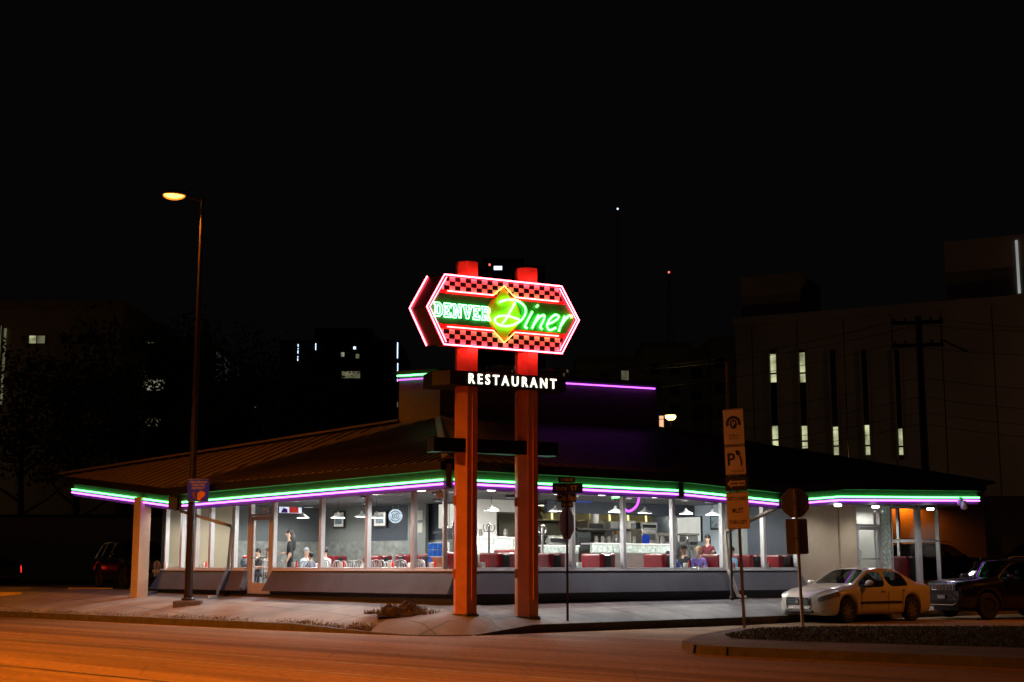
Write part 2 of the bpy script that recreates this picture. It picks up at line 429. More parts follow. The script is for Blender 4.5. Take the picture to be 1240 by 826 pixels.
# ------------------------------------------------------------------ camera, world, moon
cam = bpy.data.cameras.new('camera'); camo = bpy.data.objects.new('camera', cam); COL.objects.link(camo)
camo.location = (0, 0, 1.5); camo.rotation_euler = (pi/2 + TH, 0, 0)
cam.lens = 36*1700/1240.0; cam.sensor_width = 36; cam.clip_end = 3000; cam.clip_start = 0.1
scene.camera = camo
w = bpy.data.worlds.new('World'); scene.world = w; w.use_nodes = True
WN, WL = w.node_tree.nodes, w.node_tree.links
sky = WN.new('ShaderNodeTexSky'); sky.sky_type = 'NISHITA'; sky.sun_disc = False
sky.sun_elevation = RAD(-9); sky.sun_rotation = RAD(200)
bg = WN['Background']; bg.inputs['Strength'].default_value = 0.05
glow = WN.new('ShaderNodeBackground'); glow.inputs['Color'].default_value = (0.9, 0.8, 0.9, 1); glow.inputs['Strength'].default_value = 0.0019
ad = WN.new('ShaderNodeAddShader')
WL.new(sky.outputs[0], bg.inputs['Color']); WL.new(bg.outputs[0], ad.inputs[0]); WL.new(glow.outputs[0], ad.inputs[1])
WL.new(ad.outputs[0], WN['World Output'].inputs['Surface'])
mo = bpy.data.lights.new('moon', 'SUN'); mo.energy = 0.004; mo.angle = RAD(0.5); mo.color = (1, 0.93, 0.85)
moo = bpy.data.objects.new('moon', mo); COL.objects.link(moo); moo.rotation_euler = (RAD(50), 0, RAD(-40))
vs = scene.view_settings; vs.view_transform = 'Standard'; vs.look = 'None'; vs.exposure = 0; vs.gamma = 1
cy = scene.cycles
cy.use_denoising = True; cy.max_bounces = 7; cy.diffuse_bounces = 3; cy.glossy_bounces = 3; cy.transparent_max_bounces = 12
cy.transmission_bounces = 4; cy.caustics_reflective = False; cy.caustics_refractive = False; cy.sample_clamp_indirect = 4
cy.use_light_tree = True

def lamp(kind, loc, energy, color, parent=None, size=0.1, rot=(0, 0, 0), spot=None, blend=0.3):
    l = bpy.data.lights.new('light', kind); l.energy = energy; l.color = color
    if kind in ('POINT', 'SPOT'): l.shadow_soft_size = size
    if kind == 'SPOT': l.spot_size = spot; l.spot_blend = blend
    if kind == 'AREA': l.shape = 'DISK'; l.size = size
    o = bpy.data.objects.new('light', l); COL.objects.link(o)
    o.location = loc; o.rotation_euler = rot
    if parent is not None: o.parent = parent
    return o
SOD = (1.0, 0.26, 0.014)

exec_parts = []
# ------------------------------------------------------------------ the ground
from mathutils.bvhtree import BVHTree
g = MB(); g.quad((-1500, -300, -0.02), (1500, -300, -0.02), (1500, 2500, -0.02), (-1500, 2500, -0.02))
tag(g.build('ground', M['lot']), kind='structure')
g = MB(); g.quad((-90, -40, 0), (90, -40, 0), (90, 95, 0), (-90, 95, 0))
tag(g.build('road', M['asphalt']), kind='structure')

# pavement of the diner's corner plot: an outer (kerb) line and an inner (wall) line
pairs = [((-60, 86, .17), Lw(75, 0, .85)), ((-16.2, 44.5, .17), Lw(17.5, 0, .80)), ((-10.6, 39.4, .17), Lw(9, 0, .70)), ((-5.2, 34.4, .17), Lw(2.5, 0, .62)),
         ((-3.4, 32.85, .06), Lw(.6, 0, .60)), ((-2.1, 31.75, .02), Lw(0, 0, .60)), ((-0.9, 31.85, .02), Rw(.3, 0, .60)),
         ((0.4, 33.2, .19), Rw(1.2, 0, .61)), ((6.2, 37.95, .20), Rw(8.5, 0, .64)), ((8.3, 40.35, .20), Rw(12.3, 0, .66)),
         (tuple(Rw(25, -1.75, .2)), Rw(25, 0, .66)), (tuple(Rw(80, -1.75, .2)), Rw(80, 0, .66))]
outer, inner = [], []
for i in range(len(pairs)-1):
    n = 8 if i not in (0, len(pairs)-2) else 4
    for k in range(n):
        t = k/n
        outer.append(Vector(pairs[i][0]).lerp(Vector(pairs[i+1][0]), t)); inner.append(Vector(pairs[i][1]).lerp(Vector(pairs[i+1][1]), t))
outer.append(Vector(pairs[-1][0])); inner.append(Vector(pairs[-1][1]))
ROWS = 6
pv = MB(); nO = len(outer)
vsl = []
for a, b in zip(outer, inner):
    for r in range(ROWS+1):
        t = r/ROWS
        p = a.lerp(b, t); p.z = a.z + (b.z-a.z)*(t**(.42 if a.z < .1 else .75))
        vsl.append(p)
fsl = []
for i in range(nO-1):
    for r in range(ROWS):
        fsl.append((i*(ROWS+1)+r, (i+1)*(ROWS+1)+r, (i+1)*(ROWS+1)+r+1, i*(ROWS+1)+r+1))
pv.add(vsl, fsl)
PAVE = BVHTree.FromPolygons(vsl, fsl)
def pz(x, y):
    h = PAVE.ray_cast(Vector((x, y, 50)), Vector((0, 0, -1)))
    return h[0].z if h[0] is not None else 0.7
tag(pv.build('pavement', M['concrete'], smooth=True), kind='structure')
kb = MB()
for i in range(nO-1):
    a, b = outer[i].copy(), outer[i+1].copy()
    d = (b-a); nrm = Vector((d.y, -d.x, 0)).normalized()
    a0, b0 = a + nrm*0.14, b + nrm*0.14
    kb.quad(a+Vector((0, 0, .003)), b+Vector((0, 0, .003)), b0+Vector((0, 0, .0)), a0)
    kb.quad(a0, b0, b0+nrm*.03-Vector((0, 0, b0.z+.1)), a0+nrm*.03-Vector((0, 0, a0.z+.1)))
tag(kb.build('kerb', M['curb']), kind='structure')
lt = MB()
lv, lf = [], []
for p in inner:
    lv += [p - Vector((0, 0, .012)), Vector((p.x*1.6, p.y+120, p.z-.05))]
for i in range(nO-1):
    lf.append((2*i, 2*i+2, 2*i+3, 2*i+1))
lt.add(lv, lf)
tag(lt.build('parking_lot', M['lot']), kind='structure')

# far side of the side street: a raised island with kerb, concrete strip and grass
isl = [(3.35, 25.3), (3.8, 24.75), (4.7, 24.1), (7.8, 21.6), (14, 16.2), (40, -6), (60, 22), (34, 34.6), (20, 33.6), (12, 33.3), (6.9, 33.2), (5.1, 32.0), (3.9, 29.0), (3.3, 26.6)]
b = MB(); b.poly([(x, y, .15) for x, y in isl])
tag(b.build('island_pavement', M['island_walk']), kind='structure')
kb = MB()
cx, cyy = 20.0, 22.0
for i in range(len(isl)):
    a, c = Vector((*isl[i], .15)), Vector((*isl[(i+1) % len(isl)], .15))
    d = c-a; nrm = Vector((d.y, -d.x, 0)).normalized()
    if nrm.dot(a - Vector((cx, cyy, .15))) < 0: nrm = -nrm
    kb.quad(a+Vector((0, 0, .003)), c+Vector((0, 0, .003)), c+nrm*.14, a+nrm*.14)
    kb.quad(a+nrm*.14, c+nrm*.14, c+nrm*.17-Vector((0, 0, .2)), a+nrm*.17-Vector((0, 0, .2)))
tag(kb.build('island_kerb', M['curb']), kind='structure')
lawn = [(4.2, 27.4), (5.3, 26.4), (8.9, 24.1), (15, 19), (42, -3), (58, 22), (33.6, 34.2), (20, 33.2), (12, 32.9), (7.0, 32.8), (5.3, 31.6), (4.3, 29.0)]
b = MB(); b.poly([(x, y, .156) for x, y in lawn])
M['lawn_soil'] = pmat('dark_lawn_soil', (.022, .022, .008), .95, var=.4, scale=5, bump=.4)
tag(b.build('soil_bed', M['lawn_soil']), kind='structure')

def inside(p, poly):
    c = False; n = len(poly)
    for i in range(n):
        a, b2 = poly[i], poly[i-1]
        if (a[1] > p[1]) != (b2[1] > p[1]) and p[0] < (b2[0]-a[0])*(p[1]-a[1])/(b2[1]-a[1]) + a[0]: c = not c
    return c
def blades(mb, x, y, z, h, wd):
    a = random.random()*pi; dx, dy = cos(a)*wd, sin(a)*wd
    lx, ly = random.gauss(0, h*.35), random.gauss(0, h*.35)
    mb.add([(x-dx, y-dy, z), (x+dx, y+dy, z), (x+lx, y+ly, z+h)], [(0, 1, 2)])
gb = MB(); n = 0
while n < 16000:
    x, y = random.uniform(3.5, 17), random.uniform(18, 34.5)
    if inside((x, y), lawn) and x/y < .42:
        blades(gb, x, y, .155, random.uniform(.015, .055), .014); n += 1
tag(gb.build('grass', M['grass']), 'short dark lawn of the island by the side street', 'grass', kind='stuff')
gb = MB()
for k in range(5200):                                   # weeds along the main-road kerb
    i = random.randrange(4, 8*3+5)
    t = random.random(); p = outer[i].lerp(outer[i+1], t); q = inner[i]
    d = (q-p); d.z = 0; d.normalize()
    off = abs(random.gauss(0.03, .13)); p = p + d*off
    dens = 0.5+0.5*sin(p.x*2.3)*sin(p.x*.9+1)
    if random.random() > dens: continue
    blades(gb, p.x, p.y, pz(p.x, p.y)-.01, random.uniform(.02, .07), .010)
tag(gb.build('weeds', M['drygrass']), 'dry grass and weeds growing along the main road kerb', 'grass', kind='stuff')

# worn lane lines and tar seams on the road
rl = MB(); tr = MB()
def road_strip(mb, p, s0, s1, wd, z):
    n = max(1, int((s1-s0)/1.2)); prev = None
    for i in range(n+1):
        s = s0+(s1-s0)*i/n
        c = Vector((p[0], p[1], z)) + E1*(-s) + N1*(random.uniform(-.02, .02))
        ww = wd*random.uniform(.75, 1.1)
        cur = (c - N1*ww/2, c + N1*ww/2)
        if prev: mb.quad(prev[0], cur[0], cur[1], prev[1])
        prev = cur
for (u, v, s0, s1, wd) in ((300, 792, -16, 16, .13), (450, 786, -9, 14, .10), (330, 806, -5, 3.5, .12)):
    d = 1.5*1722/(v-687); road_strip(rl, (col(u)*d, d), s0, s1, wd, .004)
for (u, v, s0, s1, wd) in ((120, 814, -10, 3, .10), (500, 800, -14, 10, .05)):
    d = 1.5*1722/(v-687); road_strip(tr, (col(u)*d, d), s0, s1, wd, .004)
tag(rl.build('lane_markings', M['paint_line']), kind='structure')
tag(tr.build('tar_seams', M['tar']), kind='structure')

# ------------------------------------------------------------------ the diner
diner = thing('diner_building', 'low corner diner with green and violet neon along its eaves and a dark folded roof', 'building', (C0.x, C0.y, .6))
def dbuild(mb, name, mat, parent=None, **k): return mb.build(name, mat, parent or diner, world=True, **k)

ZS, ZT = 1.43, 3.46                                  # sill and window head
# floor and ceiling
HALL = [Lw(0, 0, 0), Rw(19.9, 0, 0), Rw(19.9, 9, 0), Vector((-1, 55, 0)), Lw(13.1, 9, 0), Lw(13.1, 0, 0)]
b = MB(); b.prism([(p.x, p.y) for p in HALL], .45, FL); dbuild(b, 'floor', M['floor'])
b = MB(); b.prism([(p.x, p.y) for p in HALL], 3.50, 3.56); dbuild(b, 'ceiling', M['ceiling'])

def wall_strip(mb, P, e, n, s0, s1, t0, t1, z0, z1, mi=0):
    """a block along direction e"""
    a = [P(s0, t0, z0), P(s1, t0, z0), P(s1, t1, z0), P(s0, t1, z0)]
    c = [P(s0, t0, z1), P(s1, t0, z1), P(s1, t1, z1), P(s0, t1, z1)]
    mb.hull2(a, c, mi)

# skirts below the windows: a panel leaning outwards over a dark recessed plinth
def skirt(P, s0, s1, taper0=0., taper1=0.):
    b = MB()
    prof = [(.12, ZS-.03), (-.10, ZS-.03), (-.38, .84), (.12, .84)]
    A = [P(s0 - (taper0 if z < 1 else 0), t, z) for t, z in prof]; B = [P(s1 + (taper1 if z < 1 else 0), t, z) for t, z in prof]
    b.hull2(A, B); o = dbuild(b, 'skirt_panel', M['skirt'], bevel=.012)
    b = MB(); wall_strip(b, P, 0, 0, s0+.02, s1-.02, -.17, .12, .4, .835); dbuild(b, 'plinth', M['skirt_base'])
    b = MB(); wall_strip(b, P, 0, 0, s0, s1, -.14, .10, ZS-.028, ZS+.02); dbuild(b, 'window_sill', M['sill'], bevel=.006)
    # fine vertical joints in the panel
skirt(Lw, -.06, 7.45, 0, .12)
skirt(Lw, 8.75, 9.45, .1, 0)
skirt(Lw, 9.47, 13.2, 0, .22)
skirt(Rw, -.06, 12.68, 0, .12)

# windows: frame parts with pane sub-parts
def window(P, s0, s1, z0=ZS+.02, z1=ZT, fw=.05, bar=None, mat='alu'):
    b = MB()
    for s in (s0, s1-fw): wall_strip(b, P, 0, 0, s, s+fw, -.07, .07, z0, z1)
    wall_strip(b, P, 0, 0, s0+fw, s1-fw, -.05, .05, z0, z0+.045)
    wall_strip(b, P, 0, 0, s0+fw, s1-fw, -.05, .05, z1-.06, z1)
    if bar: wall_strip(b, P, 0, 0, s0+fw, s1-fw, -.045, .045, bar, bar+.06)
    f = dbuild(b, 'window', M[mat], bevel=.006)
    g = MB(); g.quad(P(s0+fw-.01, 0, z0+.03), P(s1-fw+.01, 0, z0+.03), P(s1-fw+.01, 0, z1-.03), P(s0+fw-.01, 0, z1-.03))
    dbuild(g, 'pane', M['glass'], f)
    return f
LM = [.40, 1.583, 3.402, 5.354, 7.528]
RM = [.40, 2.035, 3.758, 5.584, 7.459, 9.449, 11.203, 12.66]
BM = [9.46, 10.647, 11.436, 12.199, 13.10]
for ms, P in ((LM, Lw), (RM, Rw), (BM, Lw)):
    for i in range(len(ms)-1): window(P, ms[i]+.004, ms[i+1]-.004)
window(Lw, 8.66, 9.42)
window(Rw, 17.26, 18.68, FL+.02, ZT, bar=2.34)
window(Rw, 18.78, 19.84, FL+.02, ZT, bar=2.34)
# corner post and end walls
b = MB(); b.prism([tuple(Lw(.38, -.05, 0).xy), tuple(Lw(-.05, -.05, 0).xy), tuple(Rw(.38, -.05, 0).xy), tuple(Rw(.38, .06, 0).xy), tuple((C0 + (E1+E2)*.08).xy), tuple(Lw(.38, .06, 0).xy)], ZS+.022, ZS+.03)
b.tube([Lw(.12, .16, ZS), Lw(.12, .16, ZT)], .07, 10)
dbuild(b, 'corner_post', M['post'], smooth=True)
b = MB()
for ss in (.0,): 
    g = MB()
    g.quad(Lw(.40, 0, ZS+.02), Lw(0, 0, ZS+.02), Lw(0, 0, ZT), Lw(.40, 0, ZT)); g.quad(Rw(0, 0, ZS+.02), Rw(.40, 0, ZS+.02), Rw(.40, 0, ZT), Rw(0, 0, ZT))
    dbuild(g, 'corner_pane', M['glass'])
# left end wall (seen through the glass), right beige wall, partition, back walls
b = MB(); wall_strip(b, Lw, 0, 0, 13.2, 13.36, -.02, 2.2, .5, 3.5); wall_strip(b, Lw, 0, 0, 13.2, 13.36, 2.2, 9, .5, 3.5); dbuild(b, 'end_wall', M['dark_wall'])
b = MB()
wall_strip(b, Rw, 0, 0, 12.78, 14.62, -.05, .12, .45, 3.5)
wall_strip(b, Rw, 0, 0, 14.62, 15.40, -.11, .12, .45, 3.5)
dbuild(b, 'stucco_wall', M['stucco'])
# interior linings
def lining(name, P, s0, s1, t0, t1, z0, z1, mat):
    b = MB(); wall_strip(b, P, 0, 0, s0, s1, t0, t1, z0, z1); return dbuild(b, name, M[mat])
lining('end_wall_lining', Lw, 13.13, 13.195, 2.6, 6.2, 2.36, 3.5, 'dark_wall')
lining('end_wall_lining', Lw, 13.13, 13.195, .0, 2.6, FL, 3.5, 'tan_wall')
lining('end_wall_wainscot', Lw, 13.10, 13.19, 2.6, 6.2, FL, 2.355, 'marble')
lining('back_wall', Lw, 10.9, 13.13, 6.2, 6.36, 2.36, 3.5, 'grey_wall')
lining('back_wall', Lw, 8.15, 10.9, 6.2, 6.36, 2.36, 3.5, 'navy_wall')
lining('back_wall', Lw, 5.3, 8.15, 6.2, 6.36, 2.36, 3.5, 'navy_wall')
lining('wainscot', Lw, 5.3, 13.13, 6.17, 6.355, FL, 2.355, 'marble')
# white core wall with the serving hatch, seen between the sign posts
s580, s635 = Rs(575, 5.0), Rs(640, 5.0)
sa, sb = Rs(601, 5.0), Rs(634, 5.0)
yw = Rw(sa, 5, 0).y
z621, z650 = zv(621, yw), zv(650, yw)
lining('core_wall', Rw, Rs(573, 5.0), sa, 5.0, 5.14, FL, 3.5, 'white_wall')
lining('core_wall', Rw, sa, sb, 5.0, 5.14, z621, 3.5, 'white_wall')
lining('core_wall', Rw, sa, sb, 5.0, 5.14, FL, z650, 'white_wall')
lining('core_wall', Rw, sb, sb+.25, 5.0, 5.14, FL, 3.5, 'white_wall')
b = MB(); c4 = [Rw(sa, 4.98, z650), Rw(sb, 4.98, z650), Rw(sb, 4.98, z621), Rw(sa, 4.98, z621)]
b.tube(c4, .025, 6, closed=True); dbuild(b, 'hatch_frame', M['steel'])
lining('kitchen_wall', Rw, Rs(604, 7.6), 13.0, 7.6, 7.75, FL, 3.5, 'olive_wall')
lining('kitchen_bulkhead', Rw, sb+.26, 12.6, 4.2, 4.32, 3.13, 3.5, 'navy_wall')
lining('partition_wall', Rw, 12.70, 12.80, .15, 2.0, FL, 3.5, 'navy_wall')
lining('partition_wall', Rw, 12.70, 12.80, 2.0, 3.1, FL, 3.5, 'grey_wall')
lining('partition_wall', Rw, 12.70, 12.80, 3.1, 7.6, FL, 3.5, 'blue_wall')
lining('back_room_wall', Rw, 12.80, 19.9, 8.85, 9.0, FL, 3.5, 'grey_wall')
lining('lobby_wall', Rw, 15.0, 15.12, .15, 4, FL, 3.5, 'white_wall')
lining('lobby_wall', Rw, 15.12, 16.9, 3.2, 3.3, FL, 3.5, 'white_wall')
lining('lobby_wall', Rw, 16.95, 17.05, .4, 3.3, FL, 3.5, 'white_wall')
# right flank: glazed corner
b = MB()
for t in (.03, 1.6, 3.2, 4.8): wall_strip(b, Rw, 0, 0, 19.86, 19.96, t, t+.1, .6, 3.5)
wall_strip(b, Rw, 0, 0, 19.87, 19.95, .13, 4.8, 2.34, 2.40)
wall_strip(b, Rw, 0, 0, 18.69, 18.77, -.09, .09, .6, 3.5)
dbuild(b, 'corner_mullion', M['alu'])
g = MB(); g.quad(Rw(19.91, .13, FL), Rw(19.91, 4.8, FL), Rw(19.91, 4.8, 3.48), Rw(19.91, .13, 3.48)); dbuild(g, 'flank_pane', M['glass'])
lining('flank_wall', Rw, 19.8, 19.95, 4.95, 9, .5, 3.5, 'stucco')
lining('threshold', Rw, 15.4, 19.95, -.06, .10, .4, FL+.015, 'curb')
b = MB(); wall_strip(b, Lw, 0, 0, 7.5, 8.74, -.12, .10, .4, FL+.0); dbuild(b, 'door_step', M['skirt_base'])

# glass-block pier beside the side door
b = MB()
for i in range(3):
    for k in range(17):
        s = 16.76+.015+i*.155; z = FL+.02+k*.16
        wall_strip(b, Rw, 0, 0, s, s+.14, -.06, .06, z, z+.145)
pier = dbuild(b, 'glass_block_pier', M['glassblock'], bevel=.02)
b = MB(); wall_strip(b, Rw, 0, 0, 16.76, 17.24, -.035, .035, FL, 3.48); dbuild(b, 'mortar', M['mortar'], pier)

# doors (> handle, pane)
def door(P, s0, s1, zb, zt, ztop):
    b = MB(); fw = .11
    for s in (s0, s1-fw): wall_strip(b, P, 0, 0, s, s+fw, -.05, .03, zb, zt)
    wall_strip(b, P, 0, 0, s0+fw, s1-fw, -.05, .03, zt-.11, zt)
    wall_strip(b, P, 0, 0, s0+fw, s1-fw, -.05, .03, zb, zb+.30)
    d = dbuild(b, 'door', M['alu'], bevel=.006)
    g = MB(); g.quad(P(s0+fw, -.01, zb+.3), P(s1-fw, -.01, zb+.3), P(s1-fw, -.01, zt-.1), P(s0+fw, -.01, zt-.1)); dbuild(g, 'pane', M['glass'], d)
    h = MB(); h.tube([P(s0+fw+.0, -.10, zb+1.0), P(s1-fw, -.10, zb+1.0)], .018, 8); h.tube([P(s0+.07, -.06, zb+.95), P(s0+.07, -.13, zb+.98), P(s0+.07, -.13, zb+1.25), P(s0+.07, -.06, zb+1.28)], .016, 8)
    dbuild(h, 'handle', M['chrome'], d, smooth=True)
    b = MB()
    for s in (s0-.075, s1+.005): wall_strip(b, P, 0, 0, s, s+.07, -.07, .07, zb, ztop)
    wall_strip(b, P, 0, 0, s0-.005, s1+.005, -.06, .06, zt+.01, zt+.075)
    wall_strip(b, P, 0, 0, s0-.005, s1+.005, -.06, .06, ztop-.07, ztop)
    f = dbuild(b, 'door_frame', M['alu'], bevel=.006)
    g = MB(); g.quad(P(s0, 0, zt+.07), P(s1, 0, zt+.07), P(s1, 0, ztop-.06), P(s0, 0, ztop-.06)); dbuild(g, 'transom_pane', M['glass'], f)
    return d
door(Lw, 7.61, 8.57, FL+.01, 2.95, ZT)
door(Rw, 15.50, 16.66, FL+.01, 2.78, ZT)
b = MB(); p = Lw(8.0, -.02, 3.13)
b.text('740', .24, T(p.x, p.y, p.z) @ rz(LROT) @ UP, off=.006); dbuild(b, 'house_number', M['white'])

# eaves: corner points of the folded roof edge, (x, y, height of the neon)
EA = [Vector((-14.4, 46.3, 4.00)), Vector((-10.05, 42.1, 3.36)), Vector((-1.5, 33.85, 3.56)), Vector((4.6, 38.62, 3.54)), Vector((7.8, 41.1, 3.37)),
      Vector((9.87, 42.75, 3.58)), Vector((15.6, 47.25, 3.77))]
EDG = [(0, 1, 0, 1.0), (1, 2, .04, .985), (2, 3, .012, .985), (3, 4, .035, .97), (4, 5, .06, 1.0), (5, 6, 0, 1.0)]
fa, gu, so = MB(), MB(), MB()
neon_g, neon_p = [], []
def out_n(a, b2):
    d = b2-a; n = Vector((d.y, -d.x, 0)).normalized()
    return -n if n.y > 0 else n
wallpts = [Lw(13.9, 0.4, 3.5), Lw(12.6, .1, 3.48), Lw(0, .1, 3.48), Rw(7.6, .1, 3.48), Rw(12.0, .1, 3.48), Rw(14.9, .1, 3.48), Rw(21, 1.0, 3.5)]
for (i, j, f0, f1) in EDG:
    a, b2 = EA[i], EA[j]; n = out_n(a, b2)
    dn = Vector((0, 0, -.19)); up = Vector((0, 0, .30)); top = Vector((0, 0, .24)); t2 = Vector((0, 0, .46))
    fa.quad(a+dn, b2+dn, b2+up, a+up)
    gu.hull2([a+top-n*.02, a+top+n*.30, a+t2+n*.30, a+t2-n*.02], [b2+top-n*.02, b2+top+n*.30, b2+t2+n*.30, b2+t2-n*.02])
    lo_z = Vector((0, 0, -.022))
    gu.hull2([a+lo_z, a+lo_z+n*.10, a+lo_z+n*.10+Vector((0, 0, .012)), a+lo_z+Vector((0, 0, .012))], [b2+lo_z, b2+lo_z+n*.10, b2+lo_z+n*.10+Vector((0, 0, .012)), b2+lo_z+Vector((0, 0, .012))])
    so.quad(a+dn, b2+dn, wallpts[j], wallpts[i])
    p, q = a.lerp(b2, f0), a.lerp(b2, f1)
    m = MB(); m.tube([p+n*.055+Vector((0, 0, .030)), q+n*.055+Vector((0, 0, .030))], .024, 8); neon_g.append(m)
    m = MB(); m.tube([p+n*.055+Vector((0, 0, -.072)), q+n*.055+Vector((0, 0, -.072))], .024, 8); neon_p.append(m)
fas = dbuild(fa, 'fascia', M['fascia'])
dbuild(gu, 'gutter', M['gutter'])
dbuild(so, 'soffit', M['soffit'])
for m in neon_g: dbuild(m, 'neon_tube', M['neon_eave_green'], fas)
for m in neon_p: dbuild(m, 'neon_tube', M['neon_eave_pink'], fas)
# valley boxes covering the fold of the fascia
for e, w0 in ((EA[1], .26), (EA[3], .12), (EA[4], .14), (EA[2], .14)):
    b = MB(); b.cbox((e.x, e.y-.1, e.z+.12), (w0, .34, .55), T(0, 0, 0)); dbuild(b, 'gutter_box', M['gutter'])

# roof: facets from the eaves to the tower, standing seams in each
T1, T0, T2, T3, T4 = Vector((-3.53, 43.6, 5.95)), Vector((-2.22, 43.0, 6.0)), Vector((4.8, 46.2, 5.98)), Vector((3.2, 52.5, 5.95)), Vector((-3.8, 49.0, 5.95))
RE = []
for k, e in enumerate(EA):
    n = (out_n(EA[max(k-1, 0)], EA[max(k, 1)]) + out_n(EA[min(k, 5)], EA[min(k+1, 6)])).normalized()
    RE.append(e + n*.33 + Vector((0, 0, .465)))
RE[0] = RE[0] + E1*.3; RE[6] = RE[6] + E2*.5
BKL, BKR, BK = Vector((-8, 55, 4.2)), Vector((13, 56, 4.2)), Vector((0, 60, 4.2))
facets = [([RE[0], RE[1], T1], 0), ([RE[1], RE[2], T0, T1], 0), ([RE[2], RE[3], T2, T0], 0), ([RE[3], RE[4], T2], 0), ([RE[4], RE[5], T2], 0), ([RE[5], RE[6], T2], 0),
          ([RE[6], BKR, T3, T2], 0), ([BKR, BK, T3], 0), ([BK, BKL, T4, T3], 0), ([BKL, RE[0], T1, T4], 0)]
rf = MB()
def clip_interval(poly2, u):
    vs2 = []
    n = len(poly2)
    for i in range(n):
        a, b2 = poly2[i], poly2[(i+1) % n]
        if (a[0]-u)*(b2[0]-u) < 0:
            t = (u-a[0])/(b2[0]-a[0]); vs2.append(a[1]+t*(b2[1]-a[1]))
    return (min(vs2), max(vs2)) if len(vs2) >= 2 else None
for fi, (pts, _) in enumerate(facets):
    rf.poly(pts)
    if fi >= 6: continue
    a, b2 = pts[0], pts[1]
    eu = (b2-a).normalized()
    nn = Vector((0, 0, 0))
    for i in range(1, len(pts)-1): nn += (pts[i]-pts[0]).cross(pts[i+1]-pts[0])
    nn.normalize()
    if nn.z < 0: nn = -nn
    ev = nn.cross(eu).normalized()
    if ev.z < 0: ev = -ev
    P2 = [((p-a).dot(eu), (p-a).dot(ev)) for p in pts]
    u = min(p[0] for p in P2) + .2; umax = max(p[0] for p in P2)
    while u < umax:
        iv = clip_interval(P2, u)
        if iv and iv[1]-iv[0] > .2:
            def pt(uu, vv, h): return a + eu*uu + ev*vv + nn*h
            v0, v1 = iv[0]-.0, iv[1]
            rf.hull2([pt(u-.018, v0, -.01), pt(u+.018, v0, -.01), pt(u+.014, v0, .035), pt(u-.014, v0, .035)],
                     [pt(u-.018, v1, -.01), pt(u+.018, v1, -.01), pt(u+.014, v1, .035), pt(u-.014, v1, .035)])
        u += .36
roof = dbuild(rf, 'roof', M['roof'])
rc = MB()
for a, c in ((RE[2], T0), (RE[0], T1), (RE[6], T2)):
    d = (c-a).normalized(); sd = d.cross(Vector((0, 0, 1))).normalized()
    rc.hull2([a-sd*.16+Vector((0, 0, .03)), a+sd*.16+Vector((0, 0, .03)), a+sd*.02+Vector((0, 0, .12)), a-sd*.02+Vector((0, 0, .12))], [c-sd*.16+Vector((0, 0, .03)), c+sd*.16+Vector((0, 0, .03)), c+sd*.02+Vector((0, 0, .12)), c-sd*.02+Vector((0, 0, .12))])
dbuild(rc, 'ridge_cap', M['roof'], roof)

# tower on the roof
tw = MB(); TW = [T1, T0, T2, T3, T4]
tw.prism([(p.x, p.y) for p in TW], 5.6, 7.42); tower = dbuild(tw, 'tower', M['tower'])
cp = MB()
cxm = sum(p.x for p in TW)/5; cym = sum(p.y for p in TW)/5
cp.prism([(cxm+(p.x-cxm)*1.025, cym+(p.y-cym)*1.025) for p in TW], 7.42, 7.56); dbuild(cp, 'coping', M['gutter'], tower)
n01 = out_n(T1, T0); n02 = out_n(T0, T2)
M['neon_tower'] = emat('tower_violet_neon', (0.6, 0.10, 1.0), 3.2)

def tz(p, h): return Vector((p.x, p.y, h))
m = MB(); m.tube([tz(T1, 7.40)+n01*.14, tz(T0, 7.40)+n01*.14], .026, 8); dbuild(m, 'neon_tube', M['neon_eave_green'], tower)
m = MB(); m.tube([tz(T1, 7.28)+n01*.09, tz(T0, 7.28)+n01*.09], .02, 8); dbuild(m, 'neon_tube', M['neon_tower'], tower)
m = MB(); m.tube([tz(T0.lerp(T2, .43), 7.33)+n02*.09, tz(T0.lerp(T2, .985), 7.33)+n02*.09], .024, 8); dbuild(m, 'neon_tube', M['neon_tower'], tower)
for u, v, r, h in ((607, 438, .42, .62), (667, 439, .50, .5), (543, 437, .5, .35)):
    p = at(u, v, 47); b = MB(); b.lathe([(r, 7.3), (r, 7.56+h*.8), (r*1.25, 7.56+h*.8), (r*1.25, 7.56+h), (0, 7.6+h*1.1)], 18, T(p.x, p.y, 0)); dbuild(b, 'roof_vent', M['steel'], tower, smooth=True)

# drain pipes from the two valleys back to the wall
def sq_tube(mb, path, r): mb.tube(path, r, 4)
b = MB(); q = Lw(9.43, -.14, 3.0)
zq = zv(639, q.y)
sq_tube(b, [EA[1]+Vector((.1, -.02, .0)), EA[1]+Vector((.15, .1, -.2)), Vector((q.x, q.y, zq+.03)), Vector((q.x, q.y, zq-.15)), Lw(9.46, -.2, ZS+.05), Lw(9.46, -.52, .84), Lw(9.46, -.55, .66), Lw(9.5, -.85, .64)], .06)
dbuild(b, 'downspout', M['post'])
b = MB(); q = Rw(9.45, -.14, 0); zq = zv(646, q.y)
sq_tube(b, [EA[4]+Vector((-.1, -.02, .0)), EA[4]+Vector((-.15, .05, -.2)), Vector((q.x, q.y, zq+.03)), Vector((q.x, q.y, zq-.15)), Rw(9.46, -.2, ZS+.05), Rw(9.46, -.5, .84), Rw(9.48, -.55, .7), Rw(9.5, -.85, .66)], .06)
dbuild(b, 'downspout', M['post'])
# canopy post on the left
b = MB(); pp = Vector((-11.35, 43.4, 0)); zb_ = pz(pp.x, pp.y)
b.box(-.19, .19, -.19, .19, zb_-.05, 3.62, T(pp.x, pp.y, 0) @ rz(LROT)); dbuild(b, 'canopy_post', M['stucco'], bevel=.015)
